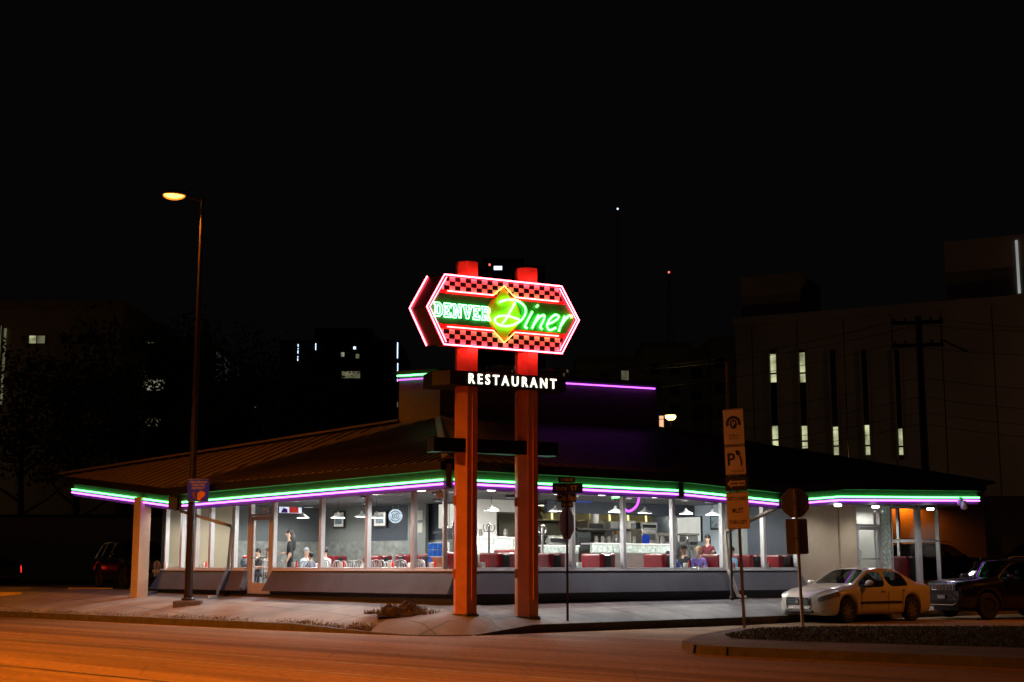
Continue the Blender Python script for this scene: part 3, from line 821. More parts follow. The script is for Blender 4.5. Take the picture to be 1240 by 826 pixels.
# flood lamps and a small camera under the eaves
for u, v, Y in ((1163, 608, 46.4), (1168, 612.5, 46.2)):
    p = at(u, v, Y); b = MB(); b.lathe([(.05, .16), (.09, .1), (.12, -.06), (.1, -.1), (0, -.1)], 12, T(p.x, p.y, p.z) @ Matrix.Rotation(.4, 4, 'X')); dbuild(b, 'flood_lamp', M['white'], smooth=True)
p = at(533, 600, 34.8); b = MB(); b.cbox(p, (.2, .3, .13)); b.tube([p, p+Vector((0, 0, .35))], .02, 6); dbuild(b, 'security_camera', M['white'])

# soffit lights (round lit discs) with their light
def soffit_light(P, s, t, z, e=34):
    q = P(s, t, z); b = MB(); b.lathe([(.11, .05), (.11, -.005), (.09, -.018), (0, -.02)], 16, T(q.x, q.y, q.z)); o = dbuild(b, 'soffit_light', M['bulb'], smooth=True)
    Mi = ROOTS[diner.name].inverted() @ Vector((q.x, q.y, q.z-.10))
    lamp('SPOT', Mi, e, (1, .97, .93), diner, .10, (0, 0, 0), RAD(165), 1.0)
for u in (397, 452, 509): soffit_light(Lw, Ls(u, -.55), -.55, 3.40, 85)
for u in (595, 730, 795, 864, 925): soffit_light(Rw, Rs(u, -.55), -.55, 3.40, 85)
for s in (10.3, 12.3): soffit_light(Lw, s, -.5, 3.40, 40)
for s in (13.4, 15.2, 18.0): soffit_light(Rw, s, -1.05, 3.33, 60)
# ------------------------------------------------------------------ the sign on two pillars
P1 = Vector((-1.05, 33.0, 0)); EX = Vector((.891, .454, 0)); EN = Vector((.454, -.891, 0))
SROT = math.atan2(.454, .891)
sign = thing('diner_sign', 'tall double-pillar roadside sign with hexagonal red and green neon panel', 'sign', (P1.x, P1.y, .44))
def S(a, o, z): return P1 + EX*a + EN*o + Vector((0, 0, z))
def onS(u, v, o):
    r = at(u, v, 1.0) - Vector((0, 0, 1.5)); q = P1 + EN*o
    k = (q.x*EN.x + q.y*EN.y)/(r.x*EN.x + r.y*EN.y)
    p = Vector((0, 0, 1.5)) + r*k
    return ((p-P1).dot(EX), p.z)
def sbuild(mb, name, mat, parent=None, **k): return mb.build(name, mat, parent or sign, world=True, **k)
WN_ = (Matrix.Rotation(RAD(-49), 3, 'Z') @ EX) * -1      # direction of the left wing of pillars and boxes
WD = Vector((-.905, .425, 0))
for ac in (0.0, 1.62):
    c = S(ac, 0, 0)
    ring = [c, c+EX*.265, c+EX*.265+(-EN)*.30, c+WD*.285+EX*.27-EN*.05+Vector((0.0, .30, 0)), c+WD*.285+Vector((.0, .22, 0)), c+WD*.285]
    ring = [c, c+EX*.265, c+EX*.24-EN*.30, c+WD*.26-EN*.2+Vector((.0, .25, 0)), c+WD*.29]
    b = MB(); b.prism([(p.x, p.y) for p in ring], pz(c.x, c.y)-.06, 8.78)
    sbuild(b, 'pillar', M['orange'], bevel=.012)
    f = MB(); m_ = c + Vector((0, .18, 0)); z0 = pz(m_.x, m_.y)
    f.prism([(m_.x+(p.x-m_.x)*1.18, m_.y+(p.y-m_.y)*1.18) for p in ring], z0-.1, z0+.03); sbuild(f, 'footing', M['curb'])
for ac in (0.0, 1.62):
    for z in (1.35, 3.05):
        b = MB(); c = S(ac, 0, z) + WD*.31; b.cbox((c.x, c.y+.06, c.z), (.10, .14, .22)); sbuild(b, 'junction_box', M['orange'], bevel=.01)
    b = MB(); c = S(ac+.13, .012, 0); b.tube([(c.x, c.y, .75), (c.x, c.y, 5.6)], .014, 6); sbuild(b, 'conduit', M['orange'])
    b = MB(); c = S(ac, 0, pz(*S(ac, 0, 0).xy))
    for k in range(3): q_ = c + EX*(.03+.1*k) + EN*.035; b.lathe([(.022, 0), (.022, .05), (0, .055)], 6, T(q_.x, q_.y, q_.z+.03))
    sbuild(b, 'anchor_bolts', M['galv'])
# boxes: each a front face plus a left wing folded back
def signbox(name, a0, a1, z0, z1, o, wing, th, mat, **k):
    f0, f1 = S(a0, o, 0), S(a1, o, 0); wv = WD*wing
    ring = [f0, f1, f1-EN*th, f0-EN*th+WD*wing*.9+EX*.05, f0+wv]
    b = MB(); b.prism([(p.x, p.y) for p in ring], z0, z1); return sbuild(b, name, mat, **k)
rbox = signbox('restaurant_panel', -.48, 2.63, 5.74, 6.09, .07, .50, .75, M['signblack'], bevel=.01)
signbox('cross_panel', -.84, 2.46, 4.17, 4.50, -.03, .02, .5, M['signblack'], bevel=.01)
lt = MB(); q = S(1.17, .078, 5.915)
lt.text('RESTAURANT', .34, T(q.x, q.y, q.z) @ rz(SROT) @ UP, ext=.022, off=.004, space=1.5, fit=2.36)
sbuild(lt, 'lettering', M['letter_lit'], rbox)

OB = .10                                                     # front of the hexagon cabinet
HX = [(-.69, 8.345), (-1.135, 7.535), (-.69, 6.67), (2.475, 6.67), (2.96, 7.535), (2.475, 8.345)]
b = MB(); b.hull2([S(a, OB, z) for a, z in HX], [S(a, OB-.30, z) for a, z in HX]); cab = sbuild(b, 'sign_cabinet', M['signred'])
# left wing of the cabinet (dark) carrying the second chevron
o1 = OB-.03
wing = MB()
W0 = [S(a, o1, z) for a, z in HX[:3]]
wv = WD*.46
W1 = [p + wv for p in W0]
wing.quad(W0[0], W0[1], W1[1], W1[0]); wing.quad(W0[1], W0[2], W1[2], W1[1])
wing.quad(W1[0], W1[1], W1[1]+Vector((0.05, .5, 0)), W1[0]+Vector((0.05, .5, 0))); wing.quad(W1[1], W1[2], W1[2]+Vector((0.05, .5, 0)), W1[1]+Vector((0.05, .5, 0)))
sbuild(wing, 'sign_wing', M['signblack'], cab)
def hexhalf(z):                                             # a-range inside the hexagon at height z
    t = (z-7.535)/(8.345-7.535) if z > 7.535 else (7.535-z)/(7.535-6.67)
    return -1.135+.445*t, 2.96-.485*t
ck = MB()
for z0, z1 in ((7.99, 8.31), (6.71, 7.05)):
    rows = 3; hh = (z1-z0)/rows
    for r in range(rows):
        lo, hi = hexhalf(z0 + hh*(r+.5)); lo += .11; hi -= .11
        n = 25; wdt = .142; a = -.82
        for k in range(n):
            aa, ab = max(a+k*wdt, lo), min(a+(k+1)*wdt, hi)
            if ab-aa < .02: continue
            za, zb2 = z0+hh*r, z0+hh*(r+1)
            ck.quad(S(aa, OB+.004, za), S(ab, OB+.004, za), S(ab, OB+.004, zb2), S(aa, OB+.004, zb2), mi=(k+r) % 2)
sbuild(ck, 'checkerboard', [M['signwhite'], M['signblack']], cab)
gp = MB(); zz = [7.17, 7.535, 7.90]
L = [(hexhalf(z)[0]+.10, z) for z in zz] + [(hexhalf(z)[1]-.10, z) for z in reversed(zz)]
gp.poly([S(a, OB+.006, z) for a, z in L]); sbuild(gp, 'name_panel', M['signgreen'], cab)
DC = (.89, 7.515)
dm = MB(); dm.poly([S(DC[0]+.45*cos(2*pi*i/28), OB+.012, DC[1]+.45*sin(2*pi*i/28)) for i in range(28)]); sbuild(dm, 'orange_disc', M['signorange'], cab)
dm = MB(); dm.poly([S(DC[0]+x, OB+.018, DC[1]+z) for x, z in ((-.47, 0), (0, -.69), (.47, 0), (0, .69))]); sbuild(dm, 'yellow_diamond', M['signyellow'], cab)
def neon(name, paths, r, mat, parent=None, closed=False, n=6):
    b = MB()
    for p in paths: b.tube(p, r, n, closed=closed)
    return sbuild(b, name, mat, parent or cab, smooth=True)
OT = OB+.055
neon('border_tube', [[S(a, OT, z) for a, z in HX]], .017, M['neon_red'], closed=True)
h2 = [(a+(.89-a)*.035, 7.535+(z-7.535)*.93) for a, z in HX]
neon('border_tube', [[S(h2[0][0], OT, h2[0][1]), S(h2[1][0], OT, h2[1][1]), S(h2[2][0], OT, h2[2][1])]], .010, M['neon_red'])
neon('border_tube', [[S(h2[3][0], OT, h2[3][1]), S(h2[4][0], OT, h2[4][1]), S(h2[5][0], OT, h2[5][1])]], .010, M['neon_red'])
cw = [p + Vector((.03, -.05, 0)) for p in W1]
neon('chevron_tube', [cw], .017, M['neon_red'])
up_ = [(-.61, 7.955), (.60, 7.955), (.89, 8.21), (1.18, 7.955), (2.385, 7.955)]
lo_ = [(-.61, 7.095), (.60, 7.095), (.89, 6.82), (1.18, 7.095), (2.385, 7.095)]
M['neon_coral'] = emat('coral_neon', (1.0, 0.05, 0.05), 30)
M['neon_gold'] = emat('gold_neon', (1.0, 0.45, 0.10), 5)
for pth in (up_, lo_):
    neon('stripe_tube', [[S(a, OT, z) for a, z in pth[:2]], [S(a, OT, z) for a, z in pth[3:]]], .016, M['neon_coral'])
    neon('diamond_tube', [[S(a, OT, z) for a, z in pth[1:4]]], .013, M['neon_gold'])
# DENVER: outlined slab-serif letters; Diner: brush script, both bent from tube
def letter(ch):
    D = [[(0, 0), (.6, 0), (.95, .25), (.95, .75), (.6, 1), (0, 1), (0, .85), (.14, .85), (.14, .15), (0, .15)], [(.36, .18), (.55, .18), (.68, .32), (.68, .68), (.55, .82), (.36, .82)]]
    Ee = [[(0, 0), (.9, 0), (.9, .32), (.72, .32), (.72, .18), (.38, .18), (.38, .42), (.62, .42), (.62, .58), (.38, .58), (.38, .82), (.72, .82), (.72, .68), (.9, .68), (.9, 1), (0, 1), (0, .85), (.14, .85), (.14, .15), (0, .15)]]
    Nn = [[(0, 0), (.42, 0), (.42, .14), (.32, .14), (.32, .66), (.72, 0), (.9, 0), (.9, .86), (1, .86), (1, 1), (.6, 1), (.6, .86), (.7, .86), (.7, .36), (.28, 1), (0, 1), (0, .86), (.12, .86), (.12, .14), (0, .14)]]
    V = [[(.4, 0), (.62, 0), (.92, .86), (1, .86), (1, 1), (.64, 1), (.64, .86), (.72, .86), (.53, .3), (.34, .86), (.42, .86), (.42, 1), (0, 1), (0, .86), (.08, .86)]]
    R = [[(0, 0), (.46, 0), (.46, .14), (.37, .14), (.37, .4), (.5, .4), (.68, 0), (1, 0), (1, .14), (.9, .14), (.74, .44), (.92, .6), (.92, .84), (.72, 1), (0, 1), (0, .86), (.13, .86), (.13, .14), (0, .14)], [(.37, .58), (.6, .58), (.68, .7), (.6, .84), (.37, .84)]]
    return {'D': D, 'E': Ee, 'N': Nn, 'V': V, 'R': R}[ch]
a = -.965; den = []
for ch, wd in zip('DENVER', (.262, .225, .265, .265, .225, .262)):
    for lp in letter(ch):
        den.append([S(a + x*(wd-.025), OT+.01, 7.325 + z*.325) for x, z in lp])
    a += wd
M['neon_mint'] = emat('mint_neon', (0.22, 1.0, 0.34), 8)
neon('name_tube', den, .0135, M['neon_mint'], closed=True)
def zp(X, Y): 
    a, z = onS(490+X/5.507, 305+Y/5.507, OT+.02); return S(a, OT+.02, z)
script = [
    [(632, 336), (690, 318), (755, 328), (800, 365), (806, 410), (775, 458), (715, 490), (655, 494), (612, 474), (603, 446), (640, 427), (700, 430), (765, 452)],
    [(738, 338), (708, 392), (676, 448), (650, 480)],
    [(852, 398), (822, 455), (803, 498), (818, 508)], [(878, 368), (890, 356)],
    [(893, 420), (868, 468), (850, 512)], [(858, 490), (895, 440), (928, 422), (930, 448), (905, 500), (918, 516)],
    [(955, 482), (1000, 462), (1028, 434), (1005, 420), (968, 450), (950, 492), (968, 522), (1008, 506)],
    [(1068, 428), (1045, 480), (1028, 530)], [(1042, 492), (1075, 446), (1102, 424), (1116, 440)]]
neon('script_tube', [smooth_path([zp(*p) for p in s], 5) for s in script], .027, M['neon_green'], n=8)

# ------------------------------------------------------------------ street lamps
def street_lamp(label, x, y, z, h, aim, reach, power, kind='SPOT', cone=124):
    t = thing('street_lamp', label, 'street lamp', (x, y, z), aim, 'sodium street lamps on the main road')
    b = MB(); b.box(-.38, .38, -.38, .38, -.25, .12); b.build('footing', M['orange'] if False else M['curb'], t, bevel=.04)
    b = MB(); b.lathe([(.19, .12), (.19, .17), (.13, .21), (.13, .28)], 16); b.build('base_flange', M['dark_metal'], t, smooth=True)
    b = MB(); b.tube([(0, 0, .2), (0, 0, h*.5), (0, 0, h)], [.115, .085, .052], 14); b.lathe([(.055, h), (.055, h+.08), (0, h+.1)], 12); b.build('pole', M['lamp_pole'], t, smooth=True)
    b = MB(); b.tube(smooth_path([(0, 0, h-.06), (reach*.35, 0, h+.02), (reach*.62, 0, h+.10)], 4), .03, 8); b.build('arm', M['dark_metal'], t, smooth=True)
    head = MB()
    head.ball((reach, 0, h+.17), (.40, .17, .10), 16); hd = head.build('lamp_head', M['dark_metal'], t, smooth=True)
    ln = MB(); ln.ball((reach+.04, 0, h+.13), (.30, .14, .12), 16); ln.build('lens', M['sodium'], hd, smooth=True)
    bw = MB(); bw.ball((reach+.04, 0, h+.10), (.33, .16, .145), 16); bw.build('halo_bowl', M['halo_bowl'], hd, smooth=True)  # glowing bowl added around the lens as its orange halo
    lamp(kind, (reach+.04, 0, h-.13), power, SOD if kind == 'SPOT' else (1, .52, .27), t, .16, (0, 0, 0), RAD(cone), .35)
    return t
street_lamp('bronze street lamp with lit orange head on the pavement left of the diner', -9.1, 40.1, pz(-9.1, 40.1), 11.72, RAD(187), .78, 2300)
street_lamp('street lamp on the near side of the main road, left of the view', -17.5, 23.5, .05, 11.0, RAD(50), 1.6, 9200, cone=154)
street_lamp('street lamp behind the island, right of the view', 19.6, 38.2, .1, 8.5, RAD(190), 1.6, 1050, cone=116)
street_lamp('unseen street lamp on the near kerb added to brighten the road at lower left', -10.5, 13.0, .05, 10.0, RAD(35), 1.5, 9500, cone=116)  # lamp added out of view to brighten the road
street_lamp('street lamp beyond the right edge lighting the office block', 44, 74, 0, 12, RAD(180), 1.6, 600, kind='POINT')
street_lamp('street lamp beyond the left edge before the dim left block', -50, 96, 0, 12, RAD(60), 1.6, 170, kind='POINT')

def face_panel(mb, w_, h_, z, y=0.0, x=0.0, th=.012, mi=0, r=.03):
    pts = []
    for cx_, cz_, a0 in ((w_/2-r, h_/2-r, 0), (-w_/2+r, h_/2-r, 90), (-w_/2+r, -h_/2+r, 180), (w_/2-r, -h_/2+r, 270)):
        for k in range(4):
            an = RAD(a0+30*k); pts.append((x+cx_+r*cos(an), z+cz_+r*sin(an)))
    A = [Vector((p[0], y-th, p[1])) for p in pts]; B_ = [Vector((p[0], y, p[1])) for p in pts]
    mb.hull2(A, B_, mi); return mb
def flat_text(mb, s, size, x, y, z, **k): mb.text(s, size, T(x, y, z) @ UP, **k)
M['sign_paper'] = pmat('white_reflective_sheet', (0.8, 0.56, 0.3), 0.45, var=0.06)
M['sign_ink'] = pmat('black_sign_ink', (0.02, 0.018, 0.018), 0.6)
M['sign_blueink'] = pmat('dark_blue_sign_ink', (0.03, 0.03, 0.09), 0.6)
M['street_green'] = pmat('dark_green_sheet', (0.01, 0.03, 0.02), 0.5)
M['street_text'] = pmat('reflective_lettering', (0.55, 0.42, 0.3), 0.5)
M['banner_blue'] = pmat('violet_blue_banner', (0.015, 0.03, 0.9), 0.6, var=0.15)
M['sign_back'] = pmat('bare_sign_back', (0.42, 0.36, 0.26), 0.6, metal=0.0, var=0.2)
M['red_sheet'] = pmat('red_reflective_sheet', (0.26, 0.06, 0.03), 0.4)

# (glowing bowl around each lens, added for the orange halo)
# small blue district sign on the lamp pole
p = at(237, 593, 39.6)
t = thing('district_sign', 'small violet blue sign with orange mark strapped to the street lamp pole', 'sign', (p.x, 39.93, p.z-.32), RAD(3))
b = MB(); face_panel(b, .60, .64, .32, -.02); b.build('panel', M['banner_blue'], t)
b = MB()
for s, z, sz in (('COLORADO', .55, .085), ('CREATIVE', .465, .085), ('DISTRICT', .38, .085)): flat_text(b, s, sz, 0, -.036, z, off=.002)
face_panel(b, .585, .008, .632, -.034, th=.002, r=.003); face_panel(b, .585, .008, .008, -.034, th=.002, r=.003)
b.build('lettering', M['street_text'], t)
b = MB(); b.poly([(x, -.036, z) for x, z in ((-.02, .24), (.08, .31), (.20, .26), (.20, .18), (.05, .03), (-.02, .06))]); b.build('orange_mark', M['signorange'], t)
b = MB(); b.poly([(x, -.036, z) for x, z in ((-.16, .27), (-.09, .27), (-.07, .06), (-.13, .12))]); b.build('red_mark', M['red_sheet'], t)
b = MB(); b.box(-.05, .05, -.02, .10, .1, .13); b.box(-.05, .05, -.02, .10, .5, .53); b.build('bracket', M['galv'], t)

# stack of traffic signs on the island
p = Vector((5.36, 33.0, .15))
t = thing('parking_sign_post', 'leaning steel post with two parking plates above a one-way arrow and lane sign', 'sign post', tuple(p), RAD(-24), None, (0, RAD(-1.6)))
b = MB(); b.box(-.03, .03, -.03, .03, -.15, 5.0); b.build('post', M['galv'], t)
def plate(name, w_, h_, zc, mat, y=-.03, ang=0):
    b = MB(); face_panel(b, w_, h_, zc, y); return b.build(name, M[mat], t)
yl = -.045
zt5, = (4.62,)
pn = plate('public_parking_plate', 0.487, .86, 4.62, 'sign_paper')
b = MB()
ri = MB()
for k in range(12):
    a0, a1 = RAD(200-k*20/1.0*1.0*.99), RAD(200-(k+1)*20*.99)
    if a1 < RAD(-25): break
    ri.quad(*[(r_*cos(a), yl, 4.70+r_*sin(a)) for r_, a in ((.115, a0), (.185, a0), (.185, a1), (.115, a1))])
ri.poly([(.088*cos(2*pi*i/20), yl-.001, 4.685+.115*sin(2*pi*i/20)) for i in range(20)])
ri.build('emblem', M['sign_blueink'], pn)
b = MB(); flat_text(b, 'P', .17, .005, yl-.004, 4.685, off=.004); b.build('emblem_letter', M['sign_paper'], pn)
b = MB(); flat_text(b, 'PUBLIC', .075, 0, yl, 4.42); flat_text(b, 'PARKING', .06, 0, yl, 4.345)
face_panel(b, .44, .012, 5.03, -.042, th=.003, r=.004); face_panel(b, .44, .012, 4.21, -.042, th=.003, r=.004); b.build('lettering', M['sign_ink'], pn)
pn = plate('parking_arrow_plate', 0.487, .68, 3.83, 'sign_paper')
b = MB(); flat_text(b, 'P', .40, -.09, yl, 3.86, off=.008); flat_text(b, 'PARKING', .075, .04, yl, 3.58)
b.tube([(.14, yl, 3.70), (.14, yl, 3.85), (.08, yl, 3.97)], .016, 6); b.poly([(.03, yl, 3.95), (.10, yl, 4.06), (.135, yl, 3.96)]); b.poly([(.03, yl, 3.95), (.01, yl, 4.07), (.10, yl, 4.06)])
face_panel(b, .44, .012, 4.155, -.042, th=.003, r=.004); face_panel(b, .44, .012, 3.505, -.042, th=.003, r=.004)
b.build('lettering', M['sign_ink'], pn)
pn = plate('one_way_plate', 0.535, .33, 3.29, 'sign_ink', y=-.034)
b = MB(); b.poly([(x, yl-.004, z) for x, z in ((-.22, 3.29), (-.12, 3.39), (-.12, 3.35), (.21, 3.35), (.21, 3.23), (-.12, 3.23), (-.12, 3.19))]); ar = b.build('arrow', M['sign_paper'], pn)
b = MB(); flat_text(b, 'ONE WAY', .085, .05, yl-.008, 3.29, off=.003); b.build('lettering', M['sign_ink'], pn)
pn = plate('lane_plate', 0.535, .86, 2.66, 'sign_paper', y=-.036)
b = MB(); flat_text(b, 'LEFT 2 LANES', .115, 0, yl-.006, 2.94, fit=.44, off=.002); flat_text(b, 'MUST', .16, 0, yl-.006, 2.66, fit=.26, off=.003); flat_text(b, 'TURN LEFT', .12, 0, yl-.006, 2.39, fit=.42, off=.002)
for z in (3.075, 2.245): face_panel(b, .48, .012, z, yl-.003, th=.003, r=.004)
b.build('lettering', M['sign_ink'], pn)

# thin tall post behind the stack
x, y = 5.72, 37.1
t = thing('thin_post', 'thin bare steel post rising behind the stacked parking signs', 'post', (x, y, pz(x, y)))
b = MB(); b.tube([(0, 0, -.05), (0, 0, 6.2)], .035, 8); b.build('shaft', M['galv'], t); b = MB(); b.lathe([(.07, 0), (.07, .03), (.04, .05)], 10); b.build('base', M['galv'], t)

# stop sign seen from behind
t = thing('stop_sign', 'back of an octagonal stop sign with a square plate below, beside the white car', 'sign', (6.72, 33.1, .15), RAD(6), None, (0, RAD(-1.5)))
b = MB(); b.box(-.03, .03, -.03, .03, -.15, 3.16); b.build('post', M['sign_back'], t)
b = MB(); b.hull2([Vector((.335/cos(pi/8)*cos(RAD(22.5+45*k)), .03, 2.84+.335/cos(pi/8)*sin(RAD(22.5+45*k)))) for k in range(8)],
                  [Vector((.335/cos(pi/8)*cos(RAD(22.5+45*k)), .045, 2.84+.335/cos(pi/8)*sin(RAD(22.5+45*k)))) for k in range(8)]); b.build('octagon_panel', M['sign_back'], t)
b = MB(); face_panel(b, .52, .82, 2.06, .045); b.build('square_panel', M['sign_back'], t)
b = MB(); b.box(-.04, .04, -.035, .035, 2.8, 2.83); b.box(-.04, .04, -.035, .035, 2.0, 2.03); b.build('bolt_bracket', M['galv'], t)

# street-name post with an edge-turned stop sign
x, y = 1.33, 34.2
t = thing('street_name_post', 'post with stacked dark street name plates above a turned stop sign', 'sign post', (x, y, pz(x, y)), RAD(0))
b = MB(); b.box(-.028, .028, -.028, .028, -.1, 3.1); b.build('post', M['dark_metal'], t)
for zc, wd, h_, s, tsz, nm in ((3.36, .41, .145, '1500 N', .10, 'number_plate'), (3.16, .74, .24, 'Inca  ST', .165, 'street_plate'), (2.93, .455, .21, 'Colfax', .19, 'avenue_plate'), (2.755, .29, .135, 'AV W', .10, 'suffix_plate')):
    b = MB(); face_panel(b, wd, h_, zc, 0, x=.02 if wd > .5 else 0); pn = b.build(nm, M['street_green'], t)
    b = MB(); flat_text(b, s, tsz, .0, -.016, zc, off=.002); b.build('lettering', M['street_text'], pn)
b = MB(); an = RAD(62)
R_ = Matrix.Translation((0, -.045, 2.31)) @ rz(an)
r8 = .385/cos(pi/8)
b.hull2([R_ @ Vector((r8*cos(RAD(22.5+45*k)), 0, r8*sin(RAD(22.5+45*k)))) for k in range(8)], [R_ @ Vector((r8*cos(RAD(22.5+45*k)), .012, r8*sin(RAD(22.5+45*k)))) for k in range(8)])
b.build('octagon_panel', M['red_sheet'], t)
b = MB(); b.cbox((0, -.03, 2.31), (.05, .05, .6)); b.build('bracket', M['dark_metal'], t)
# ------------------------------------------------------------------ inside the diner
def inL(name, label, cat, s, t, z=FL, group=None, rot=0): 
    q = Lw(s, t, z); return thing(name, label, cat, tuple(q), LROT+rot, group)
def inR(name, label, cat, s, t, z=FL, group=None, rot=0):
    q = Rw(s, t, z); return thing(name, label, cat, tuple(q), RROT+rot, group)
def recolour(root, label): root['label'] = label; return root

# pendant lamps
def make_pendant():
    t = thing('pendant_lamp', 'x', 'pendant lamp', (0, 0, 0), 0, 'white pendant lamps over the tables')
    b = MB(); b.lathe([(.030, .17), (.045, .12), (.06, .085), (.17, .025), (.215, -.01), (.215, -.02), (.165, .015), (.05, .07)], 20); b.build('lamp_shade', M['white'], t, smooth=True)
    b = MB(); b.tube([(0, 0, .16), (0, 0, .70)], .009, 6); b.build('cord', M['dark_metal'], t)
    b = MB(); b.ball((0, 0, .02), .05, 10); b.build('bulb', M['bulb'], t, smooth=True)
    lamp('POINT', (0, 0, -.06), 62, (1, .96, .9), t, .06)
    return t
pend = make_pendant(); first = True
for side, u, v, tt, lab in (('L', 347, 616, 5.2, 'pendant lamp in front of the television'), ('L', 365, 627, 3.6, 'pendant lamp between the door and the framed print'),
                            ('L', 408, 627, 2.8, 'pendant lamp hanging in front of the black framed print'), ('L', 437, 612, 5.0, 'small deep pendant lamp left of the second picture'),
                            ('L', 455, 627, 2.8, 'pendant lamp hanging beside the round lit sign on the left'), ('R', 595, 612, 3.6, 'pendant lamp between the two orange sign pillars'),
                            ('R', 674, 619, 2.4, 'pendant lamp right of the right orange pillar'), ('R', 746, 619, 2.4, 'pendant lamp left of the purple neon sign'),
                            ('R', 782, 619, 2.4, 'pendant lamp right of the purple neon sign'), ('R', 832, 619, 2.2, 'pendant lamp above the couple in the booth'),
                            ('R', 864, 620, 2.2, 'pendant lamp near the standing waitress'), ('R', 911, 622, 2.0, 'pendant lamp above the white display case')):
    q = Lw(Ls(u, tt), tt, 0) if side == 'L' else Rw(Rs(u, tt), tt, 0)
    z = zv(v, q.y)
    o = pend if first else copy_tree(pend); first = False
    o.location = (q.x, q.y, min(z, 3.12)); ROOTS[o.name] = Matrix.Translation(o.location)
    o['label'] = lab
# recessed ceiling panels (the light of the room)
def ceiling_light(q, rot, e, lab, grp='recessed ceiling lights', z=3.49, sz=1.1):
    t = thing('ceiling_light', lab, 'ceiling light', (q.x, q.y, z), rot, grp)
    b = MB(); b.lathe([(.16, .0), (.16, -.055), (.14, -.055), (.135, .0)], 18); b.build('frame', M['ceiling'], t, smooth=True)
    b = MB(); b.lathe([(.13, -.012), (0, -.011)], 18); b.build('diffuser', M['bulb2'], t)
    lamp('SPOT', (0, 0, -.07), e*9.5, ((1, .86, .6) if 'kitchen' in lab else (1, .97, .93)), t, .12, (0, 0, 0), RAD(168), .4)
M['bulb2'] = emat('light_diffuser', (1, .98, .95), 3.0)
k = 0
for s in (2.2, 5.2, 8.4, 11.4):
    for tt in (1.4, 4.2): ceiling_light(Lw(s, tt, 0), LROT, 33, 'recessed ceiling light over the left dining room')
for s in (3.5, 7.0, 10.6):
    for tt in (1.6,): ceiling_light(Rw(s, tt, 0), RROT, 36, 'recessed ceiling light over the window booths on the right')
for s in (7.6, 9.6, 11.8):
    for tt in (6.0,): ceiling_light(Rw(s, tt, 0), RROT, 80, 'bright recessed ceiling light over the kitchen')
for s, tt in ((16.2, .9), (15.8, 5.0)): ceiling_light(Rw(s, tt, 0), RROT, 7, 'recessed ceiling light behind the side door')
ceiling_light(Rw(18.4, 2.4, 0), RROT, 16, 'recessed ceiling light over the corner booth')

# booths along the right window: back-to-back benches with tables between
def make_bench():
    t = thing('booth_bench', 'x', 'booth bench', (0, 0, 0), 0, 'red booth benches')
    for sx in (-1, 1):
        b = MB(); b.box(min(sx*.10, sx*.56), max(sx*.10, sx*.56), 0, .80, .30, .46); b.build('seat', M['red_vinyl'], t, bevel=.04)
        b = MB(); b.box(min(sx*.08, sx*.29), max(sx*.08, sx*.29), 0, .80, .42, 1.12); b.build('backrest', M['red_vinyl'], t, bevel=.05)
    b = MB(); b.box(-.11, .11, -.02, .82, .12, 1.07); b.build('back_panel', M['black_vinyl'], t, bevel=.015)
    b = MB(); b.box(-.50, .50, .04, .76, .0, .30); b.build('base', M['trim'], t)
    return t
def make_booth_table():
    t = thing('booth_table', 'x', 'table', (0, 0, 0), 0, 'dark booth tables')
    b = MB(); b.box(-.34, .34, 0, 1.15, .70, .745); b.build('table_top', M['darktable'], t, bevel=.01)
    b = MB(); b.tube([(0, .6, .03), (0, .6, .70)], .045, 10); b.build('pedestal', M['steel'], t)
    b = MB(); b.lathe([(.26, 0), (.26, .02), (.05, .06)], 16, T(0, .6, 0)); b.build('base', M['trim'], t)
    return t
def make_caddy():
    t = thing('condiment_caddy', 'x', 'caddy', (0, 0, 0), 0, 'condiments on the tables')
    b = MB(); b.box(-.06, .06, -.05, .05, 0, .13); b.build('napkin_box', M['white'], t, bevel=.01)
    b = MB(); b.lathe([(.032, 0), (.034, .12), (.012, .17), (.012, .20), (0, .205)], 10, T(.12, 0, 0)); b.build('ketchup_bottle', M['signred'], t, smooth=True)
    b = MB(); b.lathe([(.025, 0), (.025, .07), (.018, .10), (0, .10)], 10, T(-.11, .02, 0)); b.build('salt_shaker', M['chrome'], t, smooth=True)
    return t
bench, btab, cad = make_bench(), make_booth_table(), make_caddy()
def place(proto, used, loc, rot, label):
    o = proto if not used else copy_tree(proto)
    o.location = loc; o.rotation_euler = (0, 0, rot); o['label'] = label
    ROOTS[o.name] = Matrix.Translation(Vector(loc)) @ rz(rot)
    return o
bs = [Rs(608, .4), Rs(670, .4), Rs(731, .4)]
rowlab = ['red booth bench at the window between the orange pillars', 'red booth bench at the window behind the street name post', 'red booth bench at the window left of the long counter']
used = False
for s, lb in zip(bs, rowlab): place(bench, used, tuple(Rw(s, .22, FL)), RROT, lb); used = True
for u, lb in ((806, 'red booth bench at the window behind the couple, left end'), (872, 'red booth bench at the window right of the blonde woman'), (911, 'red booth bench at the window before the white display case'), (946, 'last red booth bench at the window by the beige wall'),
              (563, 'red booth bench at the window corner behind the left orange pillar')):
    place(bench, True, tuple(Rw(Rs(u, .4), .22, FL)), RROT, lb)
for u, lb in ((520, 'tall red booth bench by the blue glass blocks'), (492, 'red booth bench left of the blue glass blocks')):
    place(bench, True, tuple(Lw(Ls(u, 3.4), 3.2, FL)), LROT, lb)
for u, lb in ((415, 'dark red booth bench against the marble wall under the framed print'), (470, 'dark red booth bench against the marble wall under the second picture')):
    place(bench, True, tuple(Lw(Ls(u, 5.4), 5.3, FL)), LROT+pi/2, lb)
place(bench, True, tuple(Rw(Rs(617, 3.2), 2.8, FL+.12)), RROT, 'raised red booth bench in the second row between the orange pillars')
q = Rw(17.9, .55, FL)
